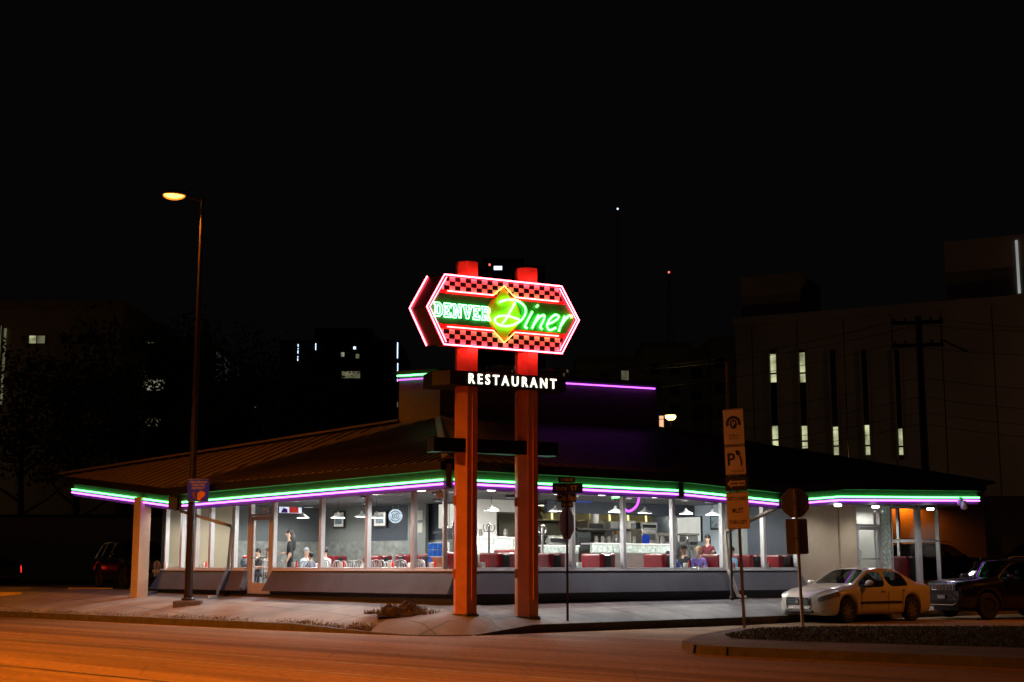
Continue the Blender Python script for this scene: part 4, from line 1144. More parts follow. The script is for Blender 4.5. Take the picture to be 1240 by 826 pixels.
place(bench, True, tuple(q), RROT+.0, 'red booth bench behind the glass corner right of the glass blocks')
place(bench, True, tuple(Rw(19.1, .55, FL)), RROT, 'red booth bench in the far right glass corner')
tabs = [(585, 'dark booth table at the window left of the bench between the pillars'), (640, 'dark booth table behind the right orange pillar'), (702, 'dark booth table with a red basket behind the street name post'),
        (831, 'dark booth table of the couple at the window'), (886, 'dark booth table of the man in the light blue shirt'), (929, 'dark booth table near the beige wall')]
used = False
for i, (u, lb) in enumerate(tabs):
    s = Rs(u, .4)
    place(btab, used, tuple(Rw(s, .22, FL)), RROT, lb)
    place(cad, used, tuple(Rw(s, .42, FL+.745)), RROT, 'condiment caddy on the ' + lb.split(' at ')[0].split(' of ')[0].split(' behind ')[0].split(' near ')[0].split(' with ')[0] + ' ' + ['left of the pillars bench', 'behind the right pillar', 'behind the street name post', 'of the couple', 'of the man in light blue', 'near the beige wall'][i])
    used = True

# left dining room: white tables and metal chairs
def make_table():
    t = thing('dining_table', 'x', 'table', (0, 0, 0), 0, 'white dining tables')
    b = MB(); b.box(-.58, .58, -.36, .36, .71, .75); b.build('table_top', M['table'], t, bevel=.012)
    b = MB(); b.tube([(0, 0, .04), (0, 0, .71)], .04, 10); b.build('pedestal', M['steel'], t)
    b = MB(); b.box(-.35, .35, -.04, .04, 0, .04); b.box(-.04, .04, -.3, .3, 0, .041); b.build('base', M['trim'], t)
    return t
def make_chair():
    t = thing('dining_chair', 'x', 'chair', (0, 0, 0), 0, 'pale backed dining chairs')
    b = MB(); b.box(-.2, .2, -.2, .2, .43, .47); b.build('seat', M['black_vinyl'], t, bevel=.015)
    b = MB(); b.tube(smooth_path([(-.19, -.19, .45), (-.19, -.23, .75), (-.13, -.25, .90), (0, -.255, .94), (.13, -.25, .90), (.19, -.23, .75), (.19, -.19, .45)], 4), .017, 8)
    for x in (-.09, 0, .09): b.tube([(x, -.2, .47), (x, -.25, .91)], .012, 6)
    b.build('backrest', M['chairgrey'], t, smooth=True)
    for sx in (-.18, .18):
        for sy in (-.18, .18):
            b = MB(); b.tube([(sx, sy, .44), (sx*1.1, sy*1.15, 0)], .014, 6); b.build('leg', M['chrome'], t)
    return t
tabp, chp = make_table(), make_chair()
used = False; nu = 0
tnames = ['white table just right of the entrance', 'white table under the framed print', 'white table left of the third window bar', 'white table near the corner post', 'white table in the left bay window', 'second white table in the left bay window']
for i, (u, tt) in enumerate(((356, .95), (413, .95), (472, .95), (523, 1.2), (247, 1.3), (222, 1.3))):
    s = Ls(u, tt); q = Lw(s, tt, FL)
    place(tabp, used, tuple(q), LROT, tnames[i])
    for (dx, dy, rr, w_) in ((-.34, -.52, 0, 'near left'), (.34, -.52, 0, 'near right'), (-.34, .55, pi, 'far left'), (.34, .55, pi, 'far right')):
        c = q + (rz(LROT + random.uniform(-.1, .1)) @ Vector((dx, dy, 0)))
        place(chp, used or nu > 0, tuple(c), LROT+rr+random.uniform(-.15, .15), 'pale grey chair %s at the %s' % (w_, tnames[i].replace('white ', '')))
        nu += 1
    used = True
    o = copy_tree(cad); o.location = tuple(q+Vector((0, 0, .75))); o.rotation_euler = (0, 0, LROT); o['label'] = 'condiment caddy on the ' + tnames[i]
tn2 = ['white second-row table near the television', 'white second-row table below the pictures', 'white second-row table by the blue blocks']
for i, (u, tt) in enumerate(((383, 3.4), (440, 3.3), (497, 2.6))):
    s_ = Ls(u, tt); q = Lw(s_, tt, FL)
    place(tabp, True, tuple(q), LROT, tn2[i])
    for (dx_, dy_, rr, w_) in ((-.34, -.52, 0, 'near left'), (.34, -.52, 0, 'near right'), (.34, .55, pi, 'far right')):
        c = q + (rz(LROT) @ Vector((dx_, dy_, 0))); place(chp, True, tuple(c), LROT+rr+random.uniform(-.2, .2), 'pale grey chair %s at the %s' % (w_, tn2[i].replace('white ', '')))
    o = copy_tree(cad); o.location = tuple(q+Vector((0, 0, .75))); o.rotation_euler = (0, 0, LROT+.4); o['label'] = 'condiment caddy on the ' + tn2[i]
def make_glass():
    t = thing('water_jug', 'x', 'jug', (0, 0, 0), 0, 'jugs and glasses on the counters')
    b = MB(); b.lathe([(.05, 0), (.065, .1), (.05, .2), (.058, .22)], 12); b.build('body', M['steel'], t, smooth=True)
    b = MB(); b.tube([(.055, 0, .06), (.10, 0, .09), (.10, 0, .16), (.05, 0, .19)], .008, 6); b.build('handle', M['chrome'], t, smooth=True)
    return t
jug = make_glass()
for i, (u, tt, v) in enumerate(((722, 3.75, 660), (730, 3.75, 660), (738, 3.75, 660), (747, 3.75, 660), (768, 3.75, 660), (802, 3.75, 660), (582, 4.3, 652), (612, 4.3, 652), (664, 4.0, 662), (690, 4.0, 662))):
    q = Rw(Rs(u, tt), tt, 0); z = zv(v, q.y)+.042
    place(jug, i > 0, (q.x, q.y, z), RROT+i, 'steel jug on the glass block counter, %s' % ['first from the left before the hood', 'second from the left before the hood', 'third from the left before the hood', 'just left of the purple neon arc', 'just right of the purple neon arc', 'at its right end', 'between the pillars, left one', 'between the pillars, right one', 'right of the right pillar', 'behind the street name post'][i])
# low brown partition by the corner
t = inL('partition', 'low orange brown wooden partition behind the corner window', 'partition', Ls(545, 1.6), 1.5)
b = MB(); b.box(-.55, .55, -.05, .05, 0, .98); b.build('panel', M['wood'], t, bevel=.01)
b = MB(); b.box(-.58, .58, -.07, .07, .98, 1.02); b.build('cap', M['wood'], t, bevel=.01)

# television, pictures, notices
def wall_item(P, e_u, tt, name, label, cat, v0, v1, wd, face):
    pass
sT = Ls(350, 4.6)
q = Lw(12.95, 4.3, 0)
kk = [tt for tt in [2.7+.05*i for i in range(70)] if abs((lambda p: 620+1722*p.x/p.y)(Lw(12.98, tt, 0)) - 349) < 2.0]
tt = kk[len(kk)//2] if kk else 4.6
q = Lw(12.98, tt, 0); zt_v, zb_v = zv(604, q.y), zv(623, q.y)
t = thing('television', 'flat television with a bright picture high on the left end wall', 'television', (q.x, q.y, zb_v), LROT + pi/2, None)
hh = .56
b = MB(); b.box(-.50, .50, -.03, .05, 0, hh); b.build('casing', M['trim'], t, bevel=.01)
# the screen faces the room: local +y/-y resolved by the rotation below
b = MB()
for sg in (-1,):
    b.quad((-.47, -.034, .03), (.47, -.034, .03), (.47, -.034, hh-.03), (-.47, -.034, hh-.03))
sc_ = b.build('screen', M['screen'], t)
b = MB(); b.poly([(x, -.037, z) for x, z in ((-.05, .04), (.34, .04), (.32, .3), (.2, .42), (.14, .52), (.04, .48), (.02, .36), (-.06, .25))]); b.build('picture_shape', emat('screen_red', (.8, .06, .05), .8, .5, 5), sc_)
b = MB(); b.poly([(x, -.038, z) for x, z in ((-.40, .04), (-.12, .04), (-.14, .16), (-.30, .2))]); b.build('picture_shape', emat('screen_dark', (.1, .02, .2), .5), sc_)
b = MB(); b.box(-.05, .05, .05, .12, .2, .4); b.build('bracket', M['dark_metal'], t)

def picture(u, v0, v1, hw, lab, tt=6.1, mat='frame'):
    q = Lw(Ls(u, tt), tt, 0); z0, z1 = zv(v1, q.y), zv(v0, q.y)
    t = thing('picture', lab, 'picture', (q.x, q.y, z0), LROT)
    h_ = z1-z0
    b = MB(); b.box(-hw, hw, 0, .04, 0, h_); b.build('frame', M['trim'], t)
    b = MB(); b.box(-hw+.05, hw-.05, -.006, .0, .05, h_-.05); b.build('mat', M['white'], t)
    b = MB(); b.box(-hw*.55, hw*.55, -.012, -.006, h_*.24, h_*.76); b.build('print', M['print'], t)
M['print'] = pmat('photo_print', (.2, .26, .3), .4, var=.8, scale=9)
picture(409, 619.5, 640, .30, 'black framed print on the pale grey wall at the left')
picture(459, 619, 639, .33, 'black framed print on the dark wall beside the round lit sign')
q = Lw(Ls(504, 5.9), 5.9, 0)
t = thing('notice_board', 'pale grey panel with four paper notices right of the round lit sign', 'notice board', (q.x, q.y, FL), LROT)
hz_ = zv(606, q.y)-FL
b = MB(); b.box(-.42, .42, 0, .12, 0, hz_); b.build('panel', M['grey_wall'], t)
M['paper'] = pmat('notice_paper', (.42, .41, .36), .7, var=.15, scale=12)
for x in (-.16, .16):
    for z in (hz_-.48, hz_-.88):
        b = MB(); b.box(x-.12, x+.12, -.012, -.004, z-.15, z+.15); b.build('notice', M['paper'], t)
# round lit hanging signs
def round_sign(q, z, lab):
    t = thing('round_sign', lab, 'lit sign', (q.x, q.y, z), 0, 'round white lit signs')
    b = MB(); b.lathe([(0, -.03), (.20, -.03), (.215, 0), (.20, .03), (0, .03)], 24, Matrix.Rotation(pi/2, 4, 'X')); b.build('disc', M['disc'], t, smooth=True)
    b = MB()
    for r_, a0, a1 in ((.15, 20, 150), (.15, 200, 330), (.09, -60, 80), (.09, 130, 250), (.04, 0, 360)):
        b.tube([(r_*cos(RAD(a0+(a1-a0)*k/8)), -.04, r_*sin(RAD(a0+(a1-a0)*k/8))) for k in range(9)], .011, 6)
    b.build('scroll_mark', M['navy_wall'], t)
    for x in (-.09, .09):
        b = MB(); b.tube([(x, 0, .19), (x, 0, 3.5-z)], .008, 6); b.build('hanger', M['chrome'], t)
M['disc'] = emat('lit_disc', (.72, .86, 1.0), 1.15, .35, 16)
q = Lw(Ls(478, 4.2), 4.2, 0); round_sign(q, zv(625.5, q.y), 'round bluish lit sign hanging by two cords in the left room')
q = Rw(Rs(943, 1.2), 1.2, 0); round_sign(q, zv(628, q.y), 'round bluish lit sign hanging before the dark wall at the right')

# blue glass-block divider and bright shelf behind it
t = inL('glass_block_divider', 'blue lit glass block divider behind the corner post', 'divider', Ls(531, 3.0), 3.0)
for nm, x0, x1 in (('blocks', -.40, .40),):
    b = MB()
    for i in range(4):
        for j in range(4):
            xx = x0 + i*.2; zz_ = .68 + j*.19
            b.box(xx+.008, xx+.192, -.05, .05, zz_, zz_+.175)
    b.build(nm, M['blueblock'], t, bevel=.015)
b = MB(); b.box(-.42, .42, -.04, .04, 0, .67); b.build('base', M['dark_wall'], t); b = MB(); b.box(-.40, .40, -.03, .03, .67, 1.44); b.build('mortar', M['mortar'], t)
q = Lw(Ls(541, 5.6), 5.6, 0)
t = thing('bright_panel', 'bright white lit panel high behind the corner post', 'lit panel', (q.x, q.y, zv(640, q.y)), LROT)
hh = zv(611, q.y)-zv(640, q.y)
b = MB(); b.box(-.36, .40, -.02, .04, 0, hh); b.build('panel', emat('lit_panel', (1, .97, .86), .85, .1), t)  # flat panel with its own white glow
for x in (-.12, .12):
    b = MB(); b.box(x-.012, x+.012, -.03, -.02, 0, hh); b.build('divider', M['steel'], t)
b = MB(); b.box(-.40, .44, -.2, .04, -.16, -.10); b.build('shelf', M['black'], t)

# coat stands
def make_stand():
    t = thing('coat_stand', 'x', 'coat stand', (0, 0, 0), 0, 'metal coat stands by the booths')
    b = MB(); b.tube([(0, 0, .02), (0, 0, 1.85)], .03, 10); b.build('pole', M['steel'], t)
    b = MB(); b.lathe([(.2, 0), (.2, .02), (.03, .06)], 14); b.build('base', M['dark_metal'], t)
    for k in range(4):
        a = k*pi/2+.4; b = MB(); b.tube(smooth_path([(0, 0, 1.72), (.10*cos(a), .10*sin(a), 1.70), (.17*cos(a), .17*sin(a), 1.80), (.15*cos(a), .15*sin(a), 1.88)], 3), .012, 6); b.build('hook', M['chrome'], t, smooth=True)
    b = MB(); b.ball((0, 0, 1.88), .05, 10); b.build('finial', M['chrome'], t, smooth=True)
    return t
st = make_stand()
place(st, False, tuple(Rw(Rs(592, 2.0), 2.0, FL)), 0, 'metal coat stand between the two orange pillars')
place(st, True, tuple(Rw(Rs(657, 2.0), 2.0, FL)), .5, 'metal coat stand right of the right orange pillar')
place(st, True, tuple(Lw(Ls(549, 1.2), 1.2, FL)), 1.0, 'metal coat stand just left of the left orange pillar')

# glass-block counters
def block_counter(P, u0, u1, tt, rot, v0, v1, lab, mat='glassblock'):
    us = Rs if P is Rw else Ls
    sa_, sb_ = us(u0, tt), us(u1, tt)
    if sa_ > sb_: sa_, sb_ = sb_, sa_
    q = P((sa_+sb_)/2, tt, FL); z1, z0 = zv(v0, q.y)-FL, zv(v1, q.y)-FL
    t = thing('glass_block_counter', lab, 'counter', tuple(q), rot, 'glass block counters')
    hw = (sb_-sa_)/2; n = max(2, int(2*hw/.2)); m_ = max(1, int(round((z1-z0)/.2)))
    b = MB()
    for i in range(n):
        for j in range(m_):
            x = -hw+2*hw*i/n; z = z0+(z1-z0)*j/m_
            b.box(x+.008, x+2*hw/n-.008, -.05, .05, z+.006, z+(z1-z0)/m_-.006)
    b.build('blocks', M[mat], t, bevel=.02)
    b = MB(); b.box(-hw, hw, -.035, .045, z0, z1); b.build('mortar', M['mortar'], t)
    b = MB(); b.box(-hw, hw, -.03, .2, z0*.55, z0-.004); b.build('front_panel', M['steel'], t)
    b = MB(); b.box(-hw, hw, -.02, .2, 0, z0*.55-.003); b.build('base', M['dark_wall'], t)
    b = MB(); b.box(-hw-.02, hw+.02, -.08, .45, z1, z1+.04); b.build('counter_top', M['white'], t, bevel=.008)
block_counter(Rw, 572, 634, 4.2, RROT, 652, 672, 'tall glass block counter before the white wall')
block_counter(Rw, 716, 812, 3.6, RROT, 660, 670, 'long glass block and steel counter in front of the kitchen')
block_counter(Rw, 656, 700, 3.9, RROT, 662, 670, 'short glass block counter left of the street name post')

# kitchen
sk0, sk1 = Rs(646, 6.2), Rs(780, 6.2)
q = Rw((sk0+sk1)/2, 6.2, 0); zh0, zh1 = zv(632, q.y), zv(619, q.y)
t = thing('kitchen_hood', 'long stainless steel extractor hood glowing yellowish in the kitchen', 'hood', (q.x, q.y, zh0), RROT)
hw = (sk1-sk0)/2
M['hood'] = pmat('brushed_hood_steel', (.72, .62, .3), .3, metal=.7, var=.25, scale=1.5)  # steel tinted yellow for the kitchen light on it
b = MB(); b.hull2([Vector((-hw, -.5, 0)), Vector((hw, -.5, 0)), Vector((hw, .5, 0)), Vector((-hw, .5, 0))], [Vector((-hw, -.3, zh1-zh0+.1)), Vector((hw, -.3, zh1-zh0+.1)), Vector((hw, .5, zh1-zh0+.1)), Vector((-hw, .5, zh1-zh0+.1))])
b.build('canopy', M['hood'], t, bevel=.01)
for k in range(6):  # slanting strips painted as reflections of the kitchen tubes
    x = -hw+.35+k*(2*hw-.7)/5
    b = MB(); b.hull2([Vector((x-.03, -.512, .02)), Vector((x+.04, -.512, .02)), Vector((x+.17, -.335, zh1-zh0+.06)), Vector((x+.11, -.335, zh1-zh0+.06))], [Vector((x-.03, -.505, .02)), Vector((x+.04, -.505, .02)), Vector((x+.17, -.33, zh1-zh0+.06)), Vector((x+.11, -.33, zh1-zh0+.06))]); b.build('tube_glint', M['hoodglint'] if 'hoodglint' in M else M.setdefault('hoodglint', emat('hood_glint', (1, .9, .45), 1.6)), t)
def kit(name, lab, cat, u0, u1, v0, v1, tt, dep, mat, extra=None):
    sa_, sb_ = Rs(u0, tt), Rs(u1, tt); q = Rw((sa_+sb_)/2, tt, 0); z0, z1 = zv(v1, q.y), zv(v0, q.y)
    t = thing(name, lab, cat, (q.x, q.y, z0), RROT); hw = (sb_-sa_)/2; h_ = z1-z0
    b = MB(); b.box(-hw, hw, 0, dep, 0, h_); b.build('body', M[mat], t, bevel=.015)
    if extra == 'door':
        b = MB(); b.box(-hw*.85, hw*.85, -.02, -.002, h_*.08, h_*.92); d = b.build('door', M['steel'], t, bevel=.006)
        b = MB(); b.tube([(hw*.7, -.05, h_*.3), (hw*.7, -.05, h_*.7)], .015, 6); b.build('handle', M['chrome'], d)
    if extra == 'slot':
        b = MB(); b.box(-hw*.8, hw*.8, -.012, -.002, h_*.25, h_*.7); b.build('window', M['black'], t)
    if extra == 'shelf':
        for k in range(3):
            b = MB(); b.box(-hw-.02, hw+.02, -.12, -.002, h_*(.1+.3*k), h_*(.1+.3*k)+.03); b.build('shelf', M['steel'], t)
            for x in range(4):
                xx = -hw+.1+x*(2*hw-.2)/3
                b = MB(); b.lathe([(.05, 0), (.06, .1), (.05, .13), (0, .13)], 8, T(xx, -.06, h_*(.1+.3*k)+.032)); b.build('jar', M[('white', 'signorange', 'steel', 'grey_wall')[(x+k) % 4]], t)
    return t
kit('oven', 'stainless oven under the left end of the hood', 'oven', 664, 693, 649, 660, 5.4, .6, 'steel', 'slot')
kit('steam_cabinet', 'pale steel cabinet above the kitchen pass', 'cabinet', 712, 733, 630, 646, 5.6, .5, 'tan_wall', 'slot')
kit('griddle', 'dark griddle block behind the counter', 'griddle', 700, 716, 645, 666, 5.0, .6, 'dark_wall', 'slot')
kit('pass_shelf', 'dark steel kitchen pass shelf crossing behind the counter', 'shelf', 700, 768, 640, 643, 4.8, .3, 'dark_metal')
kit('plate_rack', 'white rack of shelves with jars in the kitchen', 'rack', 742, 768, 630, 662, 6.4, .4, 'white', 'shelf')
kit('refrigerator', 'tall white refrigerator right of the plate rack', 'refrigerator', 764, 770.5, 631, 668, 5.2, .6, 'white', 'door')
kit('drink_machine', 'grey drink machine with blue tanks on the long counter', 'drink machine', 778, 796, 641, 659, 4.0, .5, 'steel', 'slot')
b_u = kit('blue_tank', 'blue drink tank in front of the grey drink machine', 'tank', 779, 787, 648, 659, 3.95, .04, 'bluetank') if M.setdefault('bluetank', emat('blue_liquid', (.04, .12, .9), .55, .4, 12)) else None
kit('white_hood', 'sloping white hood panel beside the plate rack', 'hood', 740, 752, 629, 641, 5.8, .4, 'white')
kit('order_board', 'white order board over the drink machine', 'board', 777, 797, 633, 642, 5.4, .05, 'white', 'slot')
kit('microwave', 'grey microwave at the right end of the counter', 'microwave', 797, 812, 645, 660, 4.2, .4, 'steel', 'slot')
# end wall things seen at the right
def R_on_partition(u, tt0=1, off=12.62):
    best = min([i*.02 for i in range(0, 380)], key=lambda tt: abs(620+1722*Rw(off, tt, 0).x/Rw(off, tt, 0).y - u)); return Rw(off, best, 0), best
q, _ = R_on_partition(836); t = thing('white_board', 'large white board with dark edge on the pale blue wall', 'board', (q.x, q.y, zv(656, q.y)), RROT-pi/2)
h_ = zv(627, q.y)-zv(656, q.y)
q0, a0 = R_on_partition(822); q1, a1 = R_on_partition(850); hw = abs(a0-a1)/2
b = MB(); b.box(-hw, hw, -.02, .02, 0, h_); b.build('panel', emat('bright_board', (1, .98, .9), .75, .08), t)  # board given its own glow to look brightly lit
b = MB(); b.box(hw, hw+.05, -.03, .02, -.02, h_+.03); b.box(-hw, hw, -.03, .02, h_+.001, h_+.03); b.build('frame', M['dark_metal'], t)
q, _ = R_on_partition(869); t = thing('picture', 'narrow dark framed picture on the pale blue wall', 'picture', (q.x, q.y, zv(642, q.y)), RROT-pi/2); h_ = zv(624, q.y)-zv(642, q.y)
b = MB(); b.box(-.25, .25, -.03, .02, 0, h_); b.build('frame', M['trim'], t); b = MB(); b.box(-.2, .2, -.036, -.031, .05, h_-.05); b.build('print', M['print'], t)
q = Rw(Rs(831, 3.4), 3.4, FL)
t = thing('display_counter', 'pale steel and glass counter under the coffee machine', 'counter', tuple(q), RROT)
b = MB(); b.box(-.95, .95, 0, .6, 0, .95); b.build('body', M['steel'], t, bevel=.01); b = MB(); b.box(-1.0, 1.0, -.05, .65, .95, 1.0); b.build('counter_top', M['white'], t); b = MB(); b.box(-.9, .9, -.012, -.002, .5, .9); b.build('glass_front', M['print'], t)
q = Rw(Rs(840, 3.5), 3.5, FL+1.0); t = thing('coffee_machine', 'tall chrome coffee machine on the pale counter', 'coffee machine', tuple(q), RROT)
b = MB(); b.box(-.24, .24, 0, .4, .38, .75); b.build('body', M['chrome'], t, bevel=.03); b = MB(); b.lathe([(.05, 0), (.05, .38)], 10, T(-.12, .2, 0)); b.lathe([(.05, 0), (.05, .38)], 10, T(.12, .2, 0)); b.build('column', M['steel'], t)
b = MB(); b.box(-.28, .28, -.02, .42, .75, .82); b.build('cap', M['steel'], t, bevel=.02); b = MB(); b.box(-.15, .15, -.02, -.003, .45, .55); b.build('panel', M['black'], t)
q = Rw(Rs(909, 1.9), 1.9, FL); t = thing('display_case', 'white lit refrigerated display case near the right end', 'display case', tuple(q), RROT)
b = MB(); b.box(-.55, .55, 0, .6, 0, .75); b.build('body', M['white'], t, bevel=.02); b = MB(); b.hull2([Vector((-.55, 0, .752)), Vector((-.55, .6, .752)), Vector((-.55, .6, 1.15)), Vector((-.55, .25, 1.15))], [Vector((.55, 0, .752)), Vector((.55, .6, .752)), Vector((.55, .6, 1.15)), Vector((.55, .25, 1.15))]); b.build('glass_top', emat('lit_case', (.95, 1, 1), .8, .3, 5), t)
q = Rw(Rs(886, 2.3), 2.3, FL)
# neon window sign
q = Rw(Rs(764, .35), .35, 0); zz0 = zv(619.5, q.y); sc2 = q.y/1722.0
t = thing('neon_window_sign', 'purple neon arc and small green stroke hanging in the window', 'neon sign', (q.x, q.y, zz0), 0)
def np_(u, v): return ((u-764)*sc2, 0, (619.5-v)*sc2)
b = MB(); b.tube(smooth_path([np_(757.5, 602), np_(757.5, 610), np_(758, 617), np_(762, 619.5), np_(768, 617), np_(773, 611), np_(775, 603)], 4), .028, 8); b.build('arc_tube', M['neon_purple'], t, smooth=True)
b = MB(); b.tube([np_(743, 602.5), np_(748, 603), np_(753, 601.5), np_(755, 601.5)], .02, 8); b.tube([np_(743, 600.5), np_(743, 604.5)], .02, 8); b.build('stroke_tube', M['neon_green'], t, smooth=True)
b = MB(); b.tube([np_(757.5, 602), np_(757.5, 596)], .006, 5); b.tube([np_(775, 603), np_(775, 596)], .006, 5); b.tube([np_(743, 600), np_(743, 595)], .006, 5); b.build('hanger', M['dark_metal'], t)
# blue strips on the kitchen bulkhead
for u0, u1, v, lab in ((697, 718, 606, 'blue light strip on the dark bulkhead left of the neon arc'), (792, 831, 607, 'blue light strip on the dark bulkhead right of the neon arc')):
    sa_, sb_ = Rs(u0, 4.12), Rs(u1, 4.12); q = Rw((sa_+sb_)/2, 4.12, 0); z_ = zv(v, q.y); hw = (sb_-sa_)/2
    t = thing('light_strip', lab, 'light strip', (q.x, q.y, z_), RROT, 'blue light strips'); 
    b = MB(); b.box(-hw, hw, 0, .05, -.07, .05); b.build('diffuser', emat('blue_strip', (.10, .16, .9), .5, .5, 3), t); b = MB(); b.box(-hw, hw, -.01, .06, .051, .08); b.build('rail', M['dark_metal'], t)
# wall clock-like white device before the hood
q = Rw(Rs(722, 4.6), 4.6, 0); t = thing('water_filter', 'upright white wall device above the kitchen pass', 'device', (q.x, q.y, zv(634, q.y)), RROT)
b = MB(); b.lathe([(.08, 0), (.10, .1), (.10, .3), (.05, .45), (0, .46)], 14); b.build('body', M['white'], t, smooth=True); b = MB(); b.box(-.15, .15, .05, .1, .1, .3); b.build('bracket', M['steel'], t)
# ------------------------------------------------------------------ people
def skin_body(joints, edges, radii):
    me = bpy.data.meshes.new('person'); me.from_pydata([tuple(j) for j in joints], edges, []); me.update()
    o = bpy.data.objects.new('person', me); COL.objects.link(o)
    m = o.modifiers.new('skin', 'SKIN'); m.use_smooth_shade = True
    for i, r in enumerate(radii):
        me.skin_vertices[0].data[i].radius = r if isinstance(r, tuple) else (r, r)
    me.skin_vertices[0].data[0].use_root = True
    sb = o.modifiers.new('sub', 'SUBSURF'); sb.levels = 2; sb.render_levels = 2
    dg = bpy.context.evaluated_depsgraph_get(); dg.update()
    out = bpy.data.meshes.new_from_object(o.evaluated_get(dg))
    bpy.data.objects.remove(o); bpy.data.meshes.remove(me)
    return out
M['skinA'] = pmat('skin_light', (.55, .33, .24), .55, var=.08)
M['skinB'] = pmat('skin_tan', (.40, .22, .15), .55, var=.08)
HAIR = {'black': pmat('black_hair', (.01, .009, .009), .55, var=.3), 'brown': pmat('brown_hair', (.06, .03, .018), .55, var=.3), 'blonde': pmat('blonde_hair', (.52, .36, .17), .55, var=.25), 'grey': pmat('grey_hair', (.3, .3, .32), .6, var=.25)}
CL = {}
def cloth(c):
    if c not in CL: CL[c] = pmat('cloth', c, .85, var=.15, scale=9)
    return CL[c]
def person(label, q, rot, seated=True, shirt=(.1, .1, .1), trousers=(.03, .03, .05), skin='skinA', hair='brown', long_hair=False, cap=False, scale=1.0, reach=.3, ponytail=False):
    """local +y is where the person faces"""
    t = thing('person', label, 'person', tuple(q), rot)
    sh = scale
    hz = .52 if seated else .93
    Jn = [(0, 0, hz), (0, .0, hz+.14), (0, .01, hz+.30), (0, .01, hz+.44), (0, .02, hz+.52), (0, .03, hz+.585), (0, .045, hz+.67), (0, .045, hz+.765)]
    Rr = [(.15, .11), (.125, .10), (.145, .105), (.125, .09), (.055, .055), (.052, .055), (.076, .092), (.06, .075)]
    Ed = [(i, i+1) for i in range(7)]
    part = ['t', 's', 's', 's', 'k', 'k', 'k', 'k']
    def chain(start, pts, rs, tg):
        prev = start
        for p, r, g_ in zip(pts, rs, tg):
            Jn.append(p); Rr.append((r, r)); part.append(g_); Ed.append((prev, len(Jn)-1)); prev = len(Jn)-1
        return prev
    for sx in (-1, 1):
        if seated:
            el = (sx*.23, .10, hz+.18); wr = (sx*.12, .10+reach, hz+.24)
        else:
            el = (sx*.24, .0, hz+.17); wr = (sx*.16, .18, hz+.16) if sx > 0 else (sx*.25, .08, hz-.04)
        w_ = Vector(wr); e_ = Vector(el); dd = (w_-e_).normalized()
        k = chain(3, [(sx*.165, .01, hz+.44), tuple(Vector((sx*.17, .01, hz+.43)).lerp(e_, .5)), el, tuple(e_.lerp(w_, .5)), wr, tuple(w_+dd*.06)], [.062, .052, .043, .038, .028, .032], ['s', 's', 's', 'k', 'k', 'k'])
        for a_ in (-.022, -.008, .008, .022):                      # four fingers and a thumb
            f0 = w_+dd*.09+Vector((a_, 0, 0)); chain(k, [tuple(f0), tuple(f0+dd*.035+Vector((0, 0, -.008))), tuple(f0+dd*.06+Vector((0, 0, -.022)))], [.010, .009, .008], 'kkk')
        th_ = w_+dd*.045+Vector((-sx*.032, 0, 0)); chain(k-0, [tuple(th_), tuple(th_+dd*.035+Vector((-sx*.012, 0, -.005)))], [.011, .009], 'kk')
        if seated:
            chain(0, [(sx*.095, .06, hz-.0), (sx*.10, .26, hz+.01), (sx*.105, .45, hz+.0), (sx*.105, .46, hz-.25), (sx*.105, .45, .07), (sx*.11, .56, .045)], [.085, .08, .06, .052, .036, .038], ['t', 't', 't', 't', 't', 'f'])
        else:
            chain(0, [(sx*.095, 0, hz-.06), (sx*.10, .01, hz-.28), (sx*.10, .015, .50), (sx*.10, -.0, .30), (sx*.10, -.02, .08), (sx*.105, .10, .04)], [.09, .078, .056, .05, .036, .038], ['t', 't', 't', 't', 't', 'f'])
    me = skin_body(Jn, Ed, Rr)
    mats = {'s': cloth(shirt), 't': cloth(trousers), 'k': M[skin], 'f': M['cloth_black']}
    order = ['s', 't', 'k', 'f']
    for k in order: me.materials.append(mats[k])
    segs = [(Vector(Jn[a]), Vector(Jn[b2]), part[b2]) for a, b2 in Ed]
    for p in me.polygons:
        c = p.center; best, bt = 9, 's'
        for a, b2, g_ in segs:
            d = b2-a; L2 = d.length_squared
            tt = max(0, min(1, (c-a).dot(d)/L2)) if L2 > 0 else 0
            ds = (c-(a+d*tt)).length
            if ds < best: best, bt = ds, g_
        p.material_index = order.index(bt)
    if scale != 1: me.transform(Matrix.Diagonal((scale, scale, scale, 1)))
    o = bpy.data.objects.new('body', me); COL.objects.link(o); o.parent = t
    hc = Vector((0, .045, hz+.715))
    SM = Matrix.Diagonal((scale, scale, scale, 1))
    b = MB()
    if cap:
        b.lathe([(.088, .02), (.09, .06), (.07, .10), (.03, .12), (0, .122)], 16, SM @ T(*hc)); b.prism([(-.07, .06), (.07, .06), (.06, .17), (0, .19), (-.06, .17)], .025, .035, SM @ T(*hc)); b.build('cap', M['cloth_black'], t, smooth=True)
        b = MB(); b.ball(tuple(hc+Vector((0, -.035, -.01))), (.078, .066, .075), 12, SM); b.build('hair', HAIR[hair], t, smooth=True)
    else:
        b.ball(tuple(hc+Vector((0, -.028, .04))), (.088, .098, .098), 14, SM)
        if long_hair: b.tube(smooth_path([hc+Vector((0, -.06, .05)), hc+Vector((0, -.10, -.10)), hc+Vector((0, -.12, -.30)), hc+Vector((0, -.10, -.48))], 4), [.07]*4+[.09]*4+[.085]*4+[.03], 10, SM)
        if ponytail: b.tube(smooth_path([hc+Vector((0, -.11, .06)), hc+Vector((0, -.17, .02)), hc+Vector((0, -.18, -.10)), hc+Vector((0, -.15, -.20))], 4), [.035]*12+[.012], 8, SM)
        b.build('hair', HAIR[hair], t, smooth=True)
